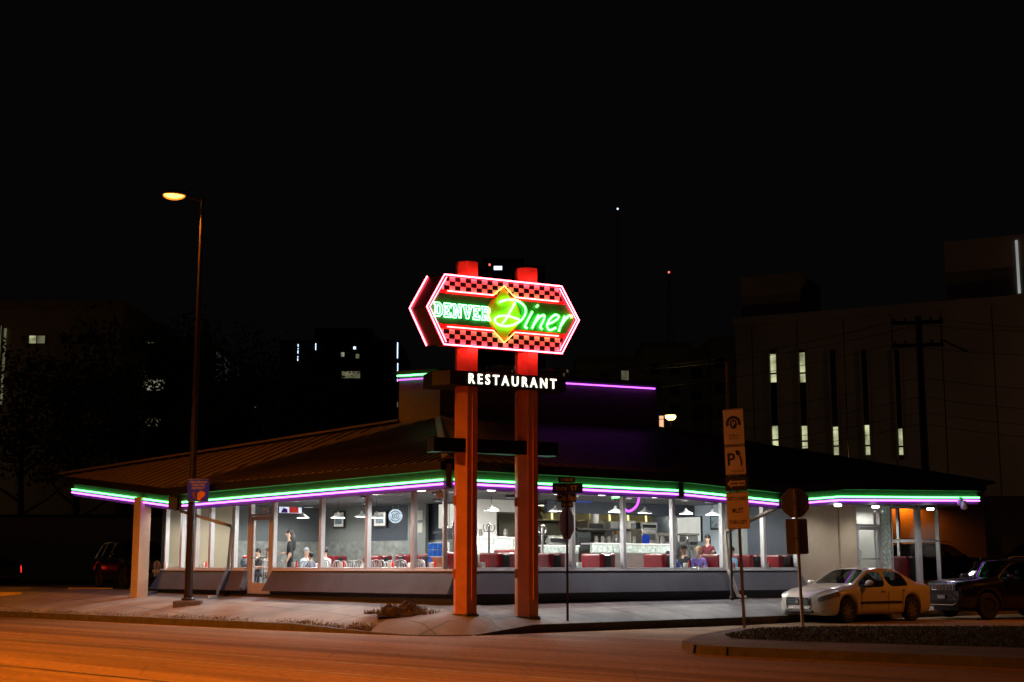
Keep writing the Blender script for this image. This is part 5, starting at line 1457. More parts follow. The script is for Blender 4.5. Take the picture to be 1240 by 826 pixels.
    b = MB(); b.ball(tuple(hc+Vector((0, .098, -.012))), (.014, .022, .02), 8, SM)
    for sx in (-1, 1): b.ball(tuple(hc+Vector((sx*.082, .0, -.01))), (.014, .022, .032), 8, SM)
    b.ball(tuple(hc+Vector((0, .083, -.052))), (.026, .014, .008), 8, SM); b.build('face', M[skin], t, smooth=True)
    b = MB()
    for sx in (-1, 1): b.ball(tuple(hc+Vector((sx*.033, .086, .018))), (.013, .009, .008), 8, SM)
    b.build('eyes', M['cloth_black'], t, smooth=True)
    return t
def pr(u, tt, rot, **k):
    q = Rw(Rs(u, tt), tt, FL); return q
sz = .0
person('blonde woman in a violet top sitting at the window booth', Rw(Rs(846, .75), .75, FL), RROT+pi/2+.9, shirt=(.30, .22, .72), hair='blonde')
person('man in a black cap and black tee shirt beside the blonde woman', Rw(Rs(829, .95), .95, FL), RROT+pi/2+.2, shirt=(.012, .012, .013), skin='skinB', cap=True, scale=1.03)
person('child in a blue shirt facing the couple across the booth table', Rw(Rs(816, .9), .9, FL), RROT-pi/2, shirt=(.08, .16, .55), hair='brown', scale=.93)
person('small person in a white top at the left end of the couple\'s booth', Rw(Rs(809, 1.3), 1.3, FL), RROT-pi/2+.3, shirt=(.6, .62, .62), hair='black', scale=.9)
person('waitress with a dark ponytail standing in a maroon shirt', Rw(Rs(858, 2.9), 2.9, FL), RROT+pi/2+.3, seated=False, shirt=(.10, .012, .02), hair='black', ponytail=True)
person('brown haired guest sitting low behind the red bench near the waitress', Rw(Rs(865, 1.9), 1.9, FL), RROT+pi/2, shirt=(.2, .04, .05), hair='brown', scale=.92)
person('man in a light blue shirt sitting sideways by the pale window post', Rw(Rs(887, .8), .8, FL), RROT+pi/2, shirt=(.25, .5, .75), skin='skinB', hair='brown')
person('long black haired woman in black standing at the left windows', Lw(Ls(351, 1.9), 1.9, FL), LROT+pi*.8, seated=False, shirt=(.01, .01, .012), trousers=(.01, .01, .012), hair='black', long_hair=True, scale=1.07)
person('seated guest in a pale blue grey shirt right of the standing woman', Lw(Ls(370, 3.2), 3.2, FL), LROT-pi/2, shirt=(.45, .55, .66), hair='grey')
person('dark haired boy in a navy shirt at the left tables', Lw(Ls(377, 2.1), 2.1, FL), LROT+pi/2, shirt=(.03, .06, .2), skin='skinB', hair='black', scale=.88)
person('dark haired guest in a white top beside the second window bar', Lw(Ls(394, 2.8), 2.8, FL), LROT+pi/2, shirt=(.65, .66, .65), hair='black')
person('guest with brown hair seen through the glass entrance door', Lw(Ls(325, 2.4), 2.4, FL), LROT+pi, shirt=(.55, .57, .6), hair='brown')
person('dark haired guest at the left inside the glass entrance door', Lw(Ls(313, 3.0), 3.0, FL), LROT+pi*.9, shirt=(.02, .02, .025), hair='black')
# a red and white can machine just inside, left of the door
q = Lw(Ls(297, .5), .5, FL); t = thing('gumball_machine', 'small red and green gumball machine inside the window left of the entrance door', 'gumball machine', tuple(q), LROT)
b = MB(); b.lathe([(.14, 0), (.14, .03), (.035, .06), (.035, .42), (.12, .46), (.13, .72), (.09, .74)], 14); b.build('stand', M['signred'], t, smooth=True)
b = MB(); b.ball((0, 0, .88), .16, 14); b.build('globe', M['print'], t, smooth=True); b = MB(); b.lathe([(.09, 1.02), (.09, 1.06), (.03, 1.09), (0, 1.1)], 12); b.build('lid', M['signred'], t, smooth=True)
q = Lw(12.9, .05, ZS+.02); t = thing('cup', 'white paper cup standing on the far left end of the window sill', 'cup', tuple(Lw(12.95, -.10, ZS+.022)), 0)
b = MB(); b.lathe([(.045, 0), (.06, .16), (.055, .16), (.05, .03)], 14); b.build('body', M['white'], t, smooth=True); b = MB(); b.lathe([(.062, .161), (.062, .175), (0, .178)], 14); b.build('lid', M['white'], t, smooth=True)

# ------------------------------------------------------------------ cars
def lerp_table(tab, x):
    if x <= tab[0][0]: return tab[0][1]
    for (a, va), (b2, vb) in zip(tab, tab[1:]):
        if x <= b2: return va + (vb-va)*(x-a)/(b2-a)
    return tab[-1][1]
def subdiv(me, lv=2):
    o = bpy.data.objects.new('tmp', me); COL.objects.link(o)
    m = o.modifiers.new('s', 'SUBSURF'); m.levels = lv; m.render_levels = lv
    dg = bpy.context.evaluated_depsgraph_get(); dg.update()
    out = bpy.data.meshes.new_from_object(o.evaluated_get(dg)); bpy.data.objects.remove(o)
    out.polygons.foreach_set('use_smooth', [True]*len(out.polygons))
    return out
def car(name, label, cat, loc, rot, P, paint, group=None):
    """local x runs from the nose (0) to the tail; built about the middle, nose towards -x"""
    t = thing(name, label, cat, loc, rot, group)
    L_, xf, xr, R0 = P['L'], P['xf'], P['xr'], P['R']
    ar = R0*1.13
    def zb(x):
        base = lerp_table(P['zb'], x)
        for c in (xf, xr):
            d = abs(x-c)
            if d < ar: base = max(base, R0*1.0 + math.sqrt(max(ar*ar-d*d, 0)))
        return base
    xs = sorted(set(P['xs'] + [xf+ar*k for k in (-1.02, -.999, -.88, -.62, -.3, 0, .3, .62, .88, .999, 1.02)] + [xr+ar*k for k in (-1.02, -.999, -.88, -.62, -.3, 0, .3, .62, .88, .999, 1.02)]))
    NJ = 11
    def ring(x):
        w_, zs, zt, yt, zr = (lerp_table(P[k], x) for k in ('w', 'zs', 'zt', 'yt', 'zr'))
        z0 = min(zb(x), zs-.06); zm = z0+(zs-z0)*.5
        return [(0, z0+.03), (w_*.80, z0), (w_*.965, z0+.03), (w_, zm), (w_*.985, max(zm+.02, zs-.13)), (w_*.95, zs), (yt+.03*(zr-zs), zr-.05*min(1, (zr-zs)/.2)), (yt, zr), (yt*.86, zr+(zt-zr)*.55), (yt*.45, zr+(zt-zr)*.9), (0, zt)]
    V = []; idx = {}
    for i, x in enumerate(xs):
        for j, (y, z) in enumerate(ring(x)):
            for sg in (1, -1):
                if (j in (0, NJ-1)) and sg == -1: idx[(i, j, -1)] = idx[(i, j, 1)]; continue
                idx[(i, j, sg)] = len(V); V.append((x-L_/2, sg*y, z))
    groups = {}
    def put(g_, f): groups.setdefault(g_, []).append(f)
    for i in range(len(xs)-1):
        xm = (xs[i]+xs[i+1])/2
        for j in range(NJ-1):
            for sg in (1, -1):
                f = [idx[(i, j, sg)], idx[(i+1, j, sg)], idx[(i+1, j+1, sg)], idx[(i, j+1, sg)]]
                f2 = [];  [f2.append(v) for v in f if v not in f2]
                if sg > 0: f2 = f2[::-1]
                g_ = 'body'
                if j == 5:
                    for k, (a, b2) in enumerate(P['side']):
                        if a < xm < b2: g_ = 'side_window%d%d' % (k, sg)
                if j >= 8 and P['ws'][0] < xm < P['ws'][1]: g_ = 'windscreen'
                if j >= 8 and P['rw'][0] < xm < P['rw'][1]: g_ = 'rear_window'
                if j in (3, 4) and P['hl'][0] < xm < P['hl'][1] and (j == 4 or P['hl'][2]): g_ = 'headlight%d' % sg
                if j in ((3, 4) if P.get('lit') else (4,)) and P['tl'][0] < xm < P['tl'][1]: g_ = 'tail_light%d' % sg
                put(g_, f2)
    for i, rev in ((0, False), (len(xs)-1, True)):
        f = [idx[(i, j, 1)] for j in range(NJ)] + [idx[(i, j, -1)] for j in range(NJ-2, 0, -1)]
        put('body', f if not rev else f[::-1])
    def part(key, nm, mat, parent, lv=2):
        fs = groups.get(key)
        if not fs: return None
        used = sorted({v for f in fs for v in f}); mp = {v: k for k, v in enumerate(used)}
        me = bpy.data.meshes.new(nm); me.from_pydata([V[v] for v in used], [], [[mp[v] for v in f] for f in fs]); me.update()
        me2 = subdiv(me, lv); me2.materials.append(mat)
        o = bpy.data.objects.new(nm, me2); COL.objects.link(o); o.parent = parent; return o
    body = part('body', 'body', paint, t)
    for k in list(groups):
        if k.startswith('side_window'): part(k, 'side_window', M['carglass'], t)
        elif k == 'windscreen': part(k, 'windscreen', M['carglass'], t)
        elif k == 'rear_window': part(k, 'rear_window', M['carglass'], t)
        elif k.startswith('headlight'): part(k, 'headlight', M[P.get('lens', 'lens')], t)
        elif k.startswith('tail_light'): part(k, 'tail_light', M['redlit'] if P.get('lit') else M['redlens'], t)
    w0 = max(v for _, v in P['w'])
    b = MB(); b.box(xf-ar-L_/2-.05, xr+ar-L_/2+.05, -w0*.72, w0*.72, .22, .55); b.box(-L_*.47, L_*.46, -w0*.6, w0*.6, .24, .40); b.build('underbody', M['trim'], t)
    for x in (xf, xr):
        for sg in (-1, 1):
            yw_ = sg*(w0-.115)
            Mw = T(x-L_/2, yw_, R0) @ Matrix.Rotation(-sg*pi/2, 4, 'X')
            b = MB(); b.lathe([(R0*.62, -.09), (R0*.93, -.105), (R0, -.06), (R0, .06), (R0*.93, .105), (R0*.64, .10), (R0*.62, .06)], 28, Mw); wh = b.build('wheel', M['tyre'], t, smooth=True)
            b = MB(); b.lathe([(R0*.63, .04), (R0*.63, .085), (R0*.57, .08), (R0*.55, .0)], 28, Mw)
            for k in range(7):
                a = 2*pi*k/7; ca, sa_ = cos(a), sin(a)
                b.hull2([Mw @ Vector((ca*R0*.12-sa_*.035, sa_*R0*.12+ca*.035, .03)), Mw @ Vector((ca*R0*.12+sa_*.035, sa_*R0*.12-ca*.035, .03)), Mw @ Vector((ca*R0*.12+sa_*.035, sa_*R0*.12-ca*.035, .075)), Mw @ Vector((ca*R0*.12-sa_*.035, sa_*R0*.12+ca*.035, .075))],
                        [Mw @ Vector((ca*R0*.58-sa_*.025, sa_*R0*.58+ca*.025, .03)), Mw @ Vector((ca*R0*.58+sa_*.025, sa_*R0*.58-ca*.025, .03)), Mw @ Vector((ca*R0*.58+sa_*.025, sa_*R0*.58-ca*.025, .07)), Mw @ Vector((ca*R0*.58-sa_*.025, sa_*R0*.58+ca*.025, .07))])
            b.lathe([(R0*.16, .0), (R0*.16, .08), (0, .085)], 12, Mw); b.build('rim', M[P.get('rim', 'rim')], wh, smooth=True)
    # seats and wheel seen through the glass
    b = MB()
    for x in P['seats']:
        for sg in (-1, 1): b.box(x-L_/2, x-L_/2+.16, sg*.38-.22, sg*.38+.22, .55, P['seat_h']); b.box(x-L_/2+.02, x-L_/2+.13, sg*.38-.12, sg*.38+.12, P['seat_h']+.01, P['seat_h']+.19)
    b.build('seats', M['trim'], t, bevel=.04)
    # mirrors, handles, side strip
    for sg in (-1, 1):
        xm_, zm_ = P['mirror']; yb = lerp_table(P['w'], xm_)*.95
        b = MB(); b.ball((xm_-L_/2, sg*(yb+.13), zm_+.06), (.09, .12, .075), 12); b.tube([(xm_-L_/2, sg*(yb-.02), zm_), (xm_-L_/2, sg*(yb+.07), zm_+.03)], .025, 8); b.build('mirror', paint, t, smooth=True)
        for xh in P['handles']:
            yb = lerp_table(P['w'], xh)*.975; b = MB(); zz_ = lerp_table(P['zs'], xh)-.10
            b.tube([(xh-L_/2-.09, sg*yb, zz_), (xh-L_/2-.07, sg*(yb+.035), zz_), (xh-L_/2+.07, sg*(yb+.035), zz_), (xh-L_/2+.09, sg*yb, zz_)], .014, 8); b.build('door_handle', paint, t, smooth=True)
        if P.get('strip'):
            a, c, z = P['strip']; b = MB()
            for k in range(10):
                xa, xb = a+(c-a)*k/10, a+(c-a)*(k+1)/10
                ya, yb2 = lerp_table(P['w'], xa), lerp_table(P['w'], xb)
                b.hull2([Vector((xa-L_/2, sg*(ya-.03), z-.03)), Vector((xa-L_/2, sg*(ya+.008), z-.03)), Vector((xa-L_/2, sg*(ya+.008), z+.03)), Vector((xa-L_/2, sg*(ya-.03), z+.03))], [Vector((xb-L_/2, sg*(yb2-.03), z-.03)), Vector((xb-L_/2, sg*(yb2+.008), z-.03)), Vector((xb-L_/2, sg*(yb2+.008), z+.03)), Vector((xb-L_/2, sg*(yb2-.03), z+.03))])
            b.build('side_strip', M['trim'], t)
        b = MB()
        for xd in P['seams']:
            pts = []
            for zz_ in (.32, .5, .65, .8):
                pts.append((xd-L_/2, sg*(lerp_table(P['w'], xd)*(1.0 if zz_ > .4 else .985)+.001), zz_))
            b.tube(pts, .006, 5)
        b.build('door_seam', M['trim'], t)
    return t
SED = dict(L=4.80, xf=.97, xr=3.70, R=.325,
    xs=[0, .06, .16, .32, .5, .8, 1.4, 1.5, 1.85, 2.12, 2.3, 2.62, 2.7, 3.0, 3.3, 3.46, 3.7, 4.02, 4.1, 4.4, 4.62, 4.74, 4.80],
    zb=[(0, .36), (.06, .26), (.16, .20), (.3, .18), (4.4, .18), (4.7, .24), (4.8, .3)],
    w=[(0, .42), (.06, .62), (.16, .76), (.32, .86), (.55, .90), (1.2, .905), (3.4, .91), (4.2, .895), (4.62, .82), (4.74, .72), (4.8, .6)],
    zs=[(0, .63), (.16, .72), (.5, .81), (1.4, .91), (3.0, .94), (4.1, .97), (4.7, .95), (4.8, .8)],
    zt=[(0, .67), (.06, .75), (.16, .82), (.5, .92), (1.4, 1.03), (2.12, 1.40), (2.3, 1.435), (2.7, 1.47), (3.0, 1.46), (3.3, 1.425), (3.46, 1.38), (4.1, 1.08), (4.62, 1.05), (4.74, .98), (4.8, .86)],
    yt=[(0, .40), (.16, .58), (.5, .68), (1.4, .74), (1.5, .73), (2.12, .60), (2.7, .585), (3.3, .58), (3.46, .60), (4.02, .70), (4.6, .66), (4.8, .5)],
    zr=[(0, .66), (.16, .79), (.5, .88), (1.4, .985), (2.12, 1.355), (2.7, 1.425), (3.3, 1.38), (3.46, 1.335), (4.1, 1.045), (4.62, 1.02), (4.8, .84)],
    side=[(1.5, 2.62), (2.7, 3.62)], ws=(1.4, 2.12), rw=(3.46, 4.06), hl=(.10, .66, False), tl=(4.55, 4.76), seats=[2.15, 3.15], seat_h=1.0, mirror=(1.72, .98), handles=[2.45, 3.35], strip=(1.45, 3.2, .52), seams=[1.5, 2.64, 3.25])
def car_front(t, P, sed=True):
    L_ = P['L']; x0 = -L_/2
    if sed:
        b = MB()
        g0 = [(-.36, .47), (.36, .47), (.40, .60), (.33, .66), (-.33, .66), (-.40, .60)]
        b.hull2([Vector((x0-.022, y, z)) for y, z in g0], [Vector((x0+.16, y, z)) for y, z in g0]); gr = b.build('grille', M['trim'], t)
        b = MB()
        for z in (.50, .55, .60, .645): b.tube([(x0-.03, y, z) for y in (-.34, -.17, 0, .17, .34)], .009, 6)
        b.build('slats', M['chrome'], gr)
        b = MB(); b.lathe([(.05, 0), (.055, .008), (.05, .016), (0, .017)], 16, T(x0-.045, 0, .575) @ Matrix.Rotation(-pi/2, 4, 'Y')); b.build('emblem', M['chrome'], gr, smooth=True)
        b = MB(); b.box(x0-.03, x0-.01, -.16, .16, .36, .46); b.build('licence_plate', M['plate'], t, bevel=.005)
        b = MB(); b.box(x0-.012, x0+.16, -.46, .46, .265, .34); b.build('lower_intake', M['trim'], t, bevel=.02)
        for sg in (-1, 1):
            b = MB(); b.ball((x0+.16, sg*.66, .32), (.05, .06, .04), 10); b.build('fog_lamp', M['lens'], t, smooth=True)
            b = MB()
            for yy, xx in ((.60, .20), (.71, .32)): b.ball((x0+xx, sg*yy, .70), (.04, .05, .05), 10)
            b.build('lamp_bulb', M['chrome'], t, smooth=True)
        b = MB(); b.tube([(-L_/2+1.42, -.55, 1.01), (-L_/2+1.48, .0, 1.03)], .01, 5); b.tube([(-L_/2+1.42, .1, 1.02), (-L_/2+1.48, .6, 1.0)], .01, 5); b.build('wiper', M['trim'], t)
        b = MB(); b.tube([(-L_/2+3.75, 0, 1.25), (-L_/2+3.9, 0, 1.32)], .012, 6); b.build('aerial', M['trim'], t)
def car_at(front_near, heading, P):
    """middle of a car from its near front wheel; heading = direction from nose to tail"""
    return None
hd = RAD(38)
fw = Vector((9.25, 39.1, 0))                                  # near front wheel on the road
dx = Vector((cos(hd), sin(hd), 0)); dy = Vector((-sin(hd), cos(hd), 0))
cc = fw - dx*SED['xf'] + dx*SED['L']/2 + dy*.80
cc = cc - dx*.13
t = car('parked_car', 'white four-door saloon parked facing left beside the pavement', 'car', tuple(cc), hd, SED, M['whitepaint']); t.scale = (1.04, 1.03, 1.035)
car_front(t, SED)
M['darkrim'] = pmat('dark_rim', (.05, .05, .055), .4, metal=.5, var=.2)
M['darklens'] = pmat('dark_lamp_lens', (.03, .03, .032), .15, var=.4, scale=12, coat=.6)
JEEP = dict(rim='darkrim', lens='darklens', L=4.82, xf=.92, xr=3.84, R=.375,
    xs=[0, .05, .15, .4, .8, 1.35, 1.45, 1.7, 1.95, 2.2, 2.6, 2.68, 3.2, 3.6, 3.68, 4.1, 4.45, 4.6, 4.74, 4.82],
    zb=[(0, .42), (.15, .32), (.4, .27), (4.4, .28), (4.82, .4)],
    w=[(0, .74), (.05, .84), (.15, .90), (.4, .95), (4.2, .96), (4.6, .93), (4.82, .84)],
    zs=[(0, .92), (.15, .98), (1.35, 1.08), (4.0, 1.14), (4.82, 1.1)],
    zt=[(0, 1.00), (.05, 1.06), (.15, 1.10), (.6, 1.15), (1.35, 1.20), (1.95, 1.66), (2.2, 1.72), (3.2, 1.76), (4.1, 1.73), (4.45, 1.68), (4.6, 1.58), (4.74, 1.2), (4.82, 1.12)],
    yt=[(0, .66), (.15, .76), (1.35, .80), (1.95, .66), (3.2, .66), (4.45, .64), (4.74, .72), (4.82, .7)],
    zr=[(0, .97), (.15, 1.07), (1.35, 1.16), (1.95, 1.60), (2.2, 1.66), (3.2, 1.70), (4.1, 1.67), (4.45, 1.61), (4.6, 1.52), (4.74, 1.16), (4.82, 1.1)],
    side=[(1.45, 2.6), (2.68, 3.6), (3.68, 4.3)], ws=(1.35, 1.95), rw=(4.45, 4.74), hl=(.05, .4, False), tl=(4.55, 4.74), seats=[2.0, 3.1], seat_h=1.2, mirror=(1.65, 1.16), handles=[2.42, 3.4], seams=[1.45, 2.64, 3.6])
def suv_front(t, P, slots=True):
    L_ = P['L']; x0 = -L_/2
    if slots:
        b = MB(); b.box(x0-.02, x0+.12, -.62, .62, .80, 1.0); gr = b.build('grille', M['trim'], t, bevel=.02)
        b = MB()
        for k in range(7):
            y = -.48+.16*k
            b.tube([(x0-.028, y-.055, .83), (x0-.028, y+.055, .83), (x0-.028, y+.055, .97), (x0-.028, y-.055, .97)], .010, 5, closed=True)
        b.build('chrome_slots', M['chrome'], gr)
    else:
        b = MB(); b.box(x0-.02, x0+.12, -.55, .55, .66, .96); gr = b.build('grille', M['trim'], t, bevel=.02)
        b = MB(); b.tube([(x0-.03, -.55, .93), (x0-.03, .55, .93), (x0-.03, .48, .70), (x0-.03, -.48, .70)], .028, 6, closed=True); b.tube([(x0-.03, -.5, .82), (x0-.03, .5, .82)], .018, 6); b.build('chrome_surround', M['chrome'], gr)
    b = MB(); b.box(x0-.01, x0+.12, -.55, .55, .42, .56); b.build('lower_intake', M['trim'], t, bevel=.02)
    b = MB(); b.tube([(x0+.02, -.62, .48), (x0-.02, -.5, .40), (x0-.02, .5, .40), (x0+.02, .62, .48)], .014, 6); b.build('bumper_trim', M['chrome'], t)
    b = MB(); b.box(x0-.035, x0-.02, -.16, .16, .58, .68); b.build('licence_plate', M['plate'], t)
    for sg in (-1, 1):
        b = MB(); b.tube([(-L_/2+2.0, sg*.62, P['zr'][5][1]+.05), (-L_/2+2.2, sg*.63, P['zr'][5][1]+.10), (-L_/2+4.0, sg*.62, P['zr'][5][1]+.07), (-L_/2+4.2, sg*.6, P['zr'][5][1]+.01)], .016, 6); b.build('roof_rail', M['chrome'], t)
hd2 = RAD(22)
fw = Vector((13.75, 41.4, .02)); dx = Vector((cos(hd2), sin(hd2), 0)); dy = Vector((-sin(hd2), cos(hd2), 0))
cc = fw + dx*(JEEP['L']/2-JEEP['xf']) + dy*.8
t = car('parked_suv', 'black sport utility with chrome slotted grille parked behind the white saloon', 'suv', tuple(cc), hd2, JEEP, M['blackpaint']); suv_front(t, JEEP)
# black SUV on the left lot, nose to the right towards the road
hd3 = RAD(180+52)
cc = Vector((-13.6, 51.4, .74))
t = car('parked_suv', 'black sport utility half hidden behind the pale canopy post', 'suv', tuple(cc), RAD(180-58+0) , JEEP, M['blackpaint']); suv_front(t, JEEP, False)
# dark SUV beyond the glass corner, and one more at the right edge
t = car('parked_suv', 'dark grey sport utility in the rear lot seen through the corner glass', 'suv', (17.6, 59.0, .75), RAD(188), JEEP, M['greypaint']); suv_front(t, JEEP, False)
t = car('parked_suv', 'dark grey sport utility at the far right edge behind the black one', 'suv', (19.0, 51.0, .66), RAD(20), JEEP, M['greypaint']); suv_front(t, JEEP, False)
S2 = dict(SED); S2['lit'] = True; S2['tl'] = (4.42, 4.9)
t = car('parked_car', 'dark saloon with glowing red tail lamp at the left edge', 'car', (-22.5, 58.6, .72), RAD(-25), S2, M['blackpaint']); car_front(t, SED)
# wheel stops
first = None
for u0, u1, v, lab in ((82, 139, 716, 'long yellow wheel stop in front of the black sport utility'), (157, 178, 716.5, 'yellow wheel stop at the foot of the canopy post'), (-20, 30, 719, 'yellow wheel stop at the left edge of the lot')):
    um = (u0+u1)/2; d = 48.0; x = col(um)*d; 
    t = thing('wheel_stop', lab, 'wheel stop', (x, d, pz(x, d)-.01), RAD(-4), 'yellow wheel stops')
    hw = (u1-u0)/2*d/1722
    b = MB(); b.hull2([Vector((-hw, -.09, 0)), Vector((-hw, .09, 0)), Vector((-hw+.05, .05, .13)), Vector((-hw+.05, -.05, .13))], [Vector((hw, -.09, 0)), Vector((hw, .09, 0)), Vector((hw-.05, .05, .13)), Vector((hw-.05, -.05, .13))]); b.build('block', M['yellow'], t, bevel=.012)
    b = MB()
    for x_ in (-hw*.6, hw*.6): b.lathe([(.02, .13), (.02, .137), (0, .138)], 8, T(x_, 0, 0))
    b.build('bolt', M['galv'], t)

# heap of earth and dead plants by the left pillar
x, y = -2.55, 33.6
t = thing('earth_heap', 'brown heap of earth and dead plants on the pavement left of the pillar', 'heap', (x, y, pz(x, y)-.02))
b = MB(); vs_, fs_ = [], []
nx_, ny_ = 26, 18
for i in range(nx_+1):
    for j in range(ny_+1):
        X, Y = (i/nx_-.5)*2, (j/ny_-.5)*2
        r_ = math.hypot(X, Y); h_ = max(0, 1-r_**2)**.8*.30*(.72+.3*sin(X*7+Y*3)+.25*sin(Y*9-X*4)+random.uniform(-.12, .12)) - (.02 if r_ > .98 else 0)
        vs_.append((X*.62, Y*.45, h_))
for i in range(nx_):
    for j in range(ny_):
        a = i*(ny_+1)+j; fs_.append((a, a+ny_+1, a+ny_+2, a+1))
b.add(vs_, fs_); b.build('earth', M['soil'], t)
b = MB()
for k in range(900):
    a = random.random()*2*pi; r_ = random.uniform(.3, 1.25)
    blades(b, .75*r_*cos(a), .42*r_*sin(a), 0.03 if r_ > .75 else .12, random.uniform(.05, .16), .012)
b.build('dry_leaves', M['drygrass'], t)

# ------------------------------------------------------------------ background
# concrete office block on the right
a0, a1 = at(890, 387, 100), at(1242, 357, 91.0)
oe = Vector((a1.x-a0.x, a1.y-a0.y, 0)).normalized(); on = Vector((oe.y, -oe.x, 0)); ztop = a0.z
if on.y > 0: on = -on
off = thing('office_block', 'dark concrete office block with narrow vertical windows, some lit yellow-green', 'building', (a0.x, a0.y, 0))
def O(s, o_, z): return Vector((a0.x, a0.y, 0)) + oe*s + on*o_ + Vector((0, 0, z))
def offw(u, v, o_=0.0):
    r = at(u, v, 1.0) - Vector((0, 0, 1.5)); q = Vector((a0.x, a0.y, 0)) + on*o_
    k = (q.x*on.x+q.y*on.y)/(r.x*on.x+r.y*on.y); p = Vector((0, 0, 1.5))+r*k
    return (Vector((p.x-a0.x, p.y-a0.y, 0))).dot(oe), p.z
b = MB()
b.hull2([O(0, 0, -1), O(60, 0, -1), O(60, -25, -1), O(0, -25, -1)], [O(0, 0, ztop), O(60, 0, ztop), O(60, -25, ztop), O(0, -25, ztop)]); body = b.build('wall', M['office'], off, world=True)
b = MB(); b.hull2([O(-.1, .15, ztop-.5), O(60, .15, ztop-.5), O(60, -25, ztop-.5), O(-.1, -25, ztop-.5)], [O(-.1, .15, ztop+.1), O(60, .15, ztop+.1), O(60, -25, ztop+.1), O(-.1, -25, ztop+.1)]); b.build('parapet', M['office'], off, world=True)
for (u0, u1, v0, o0) in ((897, 968, 336, -3.0), (1143, 1262, 293, -4.0)):
    s0, z1 = offw(u0, v0, o0); s1, _ = offw(u1, v0, o0)
    b = MB(); b.hull2([O(s0, o0, ztop+.1), O(s1, o0, ztop+.1), O(s1, o0-6, ztop+.1), O(s0, o0-6, ztop+.1)], [O(s0, o0, z1), O(s1, o0, z1), O(s1, o0-6, z1), O(s0, o0-6, z1)]); ph = b.build('penthouse', M['office'], off, world=True)
s0, z1 = offw(1229, 291, -3.9); s1, z0 = offw(1236, 355, -3.9)
b = MB(); b.hull2([O(s0, -3.9, z0), O(s1, -3.9, z0), O(s1, -3.95, z0), O(s0, -3.95, z0)], [O(s0, -3.9, z1), O(s1, -3.9, z1), O(s1, -3.95, z1), O(s0, -3.95, z1)]); b.build('lit_panel', emat('lit_panel_far', (.8, .85, .8), .35, .2, .5), off, world=True)
slits = [(938, 12, [(429, 463), (516, 541)]), (973.5, 12, [(427, 463), (516, 543)]), (1011, 12, [(517, 551)]), (1049, 12, [(515, 551)]), (1089, 12, [(519, 551)])]
for uc, wd, lits in slits:
    s0, z1 = offw(uc-wd/2, 424); s1, z0 = offw(uc+wd/2, 556)
    b = MB()
    for sa_, sb_ in ((s0-.14, s0), (s1, s1+.14)): b.hull2([O(sa_, .16, z0), O(sb_, .16, z0), O(sb_, -.02, z0), O(sa_, -.02, z0)], [O(sa_, .16, z1), O(sb_, .16, z1), O(sb_, -.02, z1), O(sa_, -.02, z1)])
    wf = b.build('window', M['office'], off, world=True)
    b = MB(); b.hull2([O(s0, .03, z0), O(s1, .03, z0), O(s1, -.1, z0), O(s0, -.1, z0)], [O(s0, .03, z1), O(s1, .03, z1), O(s1, -.1, z1), O(s0, -.1, z1)]); b.build('pane', M['windark'], wf, world=True)
    for va, vb in lits:
        _, za = offw(uc, va); _, zb2 = offw(uc, vb)
        b = MB(); b.quad(O(s0+.04, .045, zb2), O(s1-.04, .045, zb2), O(s1-.04, .045, za), O(s0+.04, .045, za)); lp = b.build('lit_pane', M['winlit'], wf, world=True)
        b = MB(); zq_ = zb2+(za-zb2)*.28; b.hull2([O(s0, .06, zq_), O(s1, .06, zq_), O(s1, .047, zq_), O(s0, .047, zq_)], [O(s0, .06, zq_+.12), O(s1, .06, zq_+.12), O(s1, .047, zq_+.12), O(s0, .047, zq_+.12)]); b.build('glazing_bar', M['windark'], wf, world=True)
for k in range(9):                                             # joints between the precast panels
    s0 = 1.2+k*3.3
    b = MB(); b.hull2([O(s0, .012, 0), O(s0+.05, .012, 0), O(s0+.05, .0, 0), O(s0, .0, 0)], [O(s0, .012, ztop-.55), O(s0+.05, .012, ztop-.55), O(s0+.05, 0, ztop-.55), O(s0, 0, ztop-.55)]); b.build('panel_joint', M['windark'], off, world=True)
# sodium wall lamps washing the base of the office block
def wall_lamp(label, p, nrm, power, parent_rot=0):
    t = thing('wall_lamp', label, 'wall lamp', tuple(p), math.atan2(nrm.y, nrm.x)+pi/2, 'sodium wall lamps')
    b = MB(); b.hull2([Vector((-.2, 0, .1)), Vector((.2, 0, .1)), Vector((.2, 0, -.2)), Vector((-.2, 0, -.2))], [Vector((-.17, -.32, .06)), Vector((.17, -.32, .06)), Vector((.17, -.22, -.18)), Vector((-.17, -.22, -.18))]); b.build('housing', M['dark_metal'], t)
    b = MB(); b.quad(Vector((-.15, -.225, -.185)), Vector((.15, -.225, -.185)), Vector((.15, -.05, -.205)), Vector((-.15, -.05, -.205))); b.build('lens', M['sodium'], t)
    lamp('SPOT', (0, -.45, -.3), power, SOD, t, .1, (RAD(12), 0, 0), RAD(160), .6)
    return t
s_, z_ = offw(1112, 566); wall_lamp('sodium wall lamp low on the office block, hidden behind the diner roof', O(s_, .05, z_-1.4), on, 420)
# low stucco building behind the rear lot with its own lamp
t = thing('stucco_building', 'low plain stucco building lit orange behind the glass corner', 'building', (20.4, 64, 0))
b = MB(); b.box(-7.5, 1.0, 0, 9, -.5, 4.9); b.build('wall', M['lotwall'], t); b = MB(); b.box(-7.6, 1.1, -.1, 9.1, 4.9, 5.1); b.build('coping', M['gutter'], t)
b = MB(); b.box(1.05, 12, .1, 9, -.5, 4.7); b.build('wall', M['farwall'], t); b = MB(); b.box(-3.2, -2.2, -.04, .05, .6, 2.8); b.build('door', M['dark_wall'], t)
wall_lamp('sodium wall lamp on the low stucco building above the parked grey car', Vector((17.7, 63.95, 4.75)), Vector((0, -1, 0)), 130)
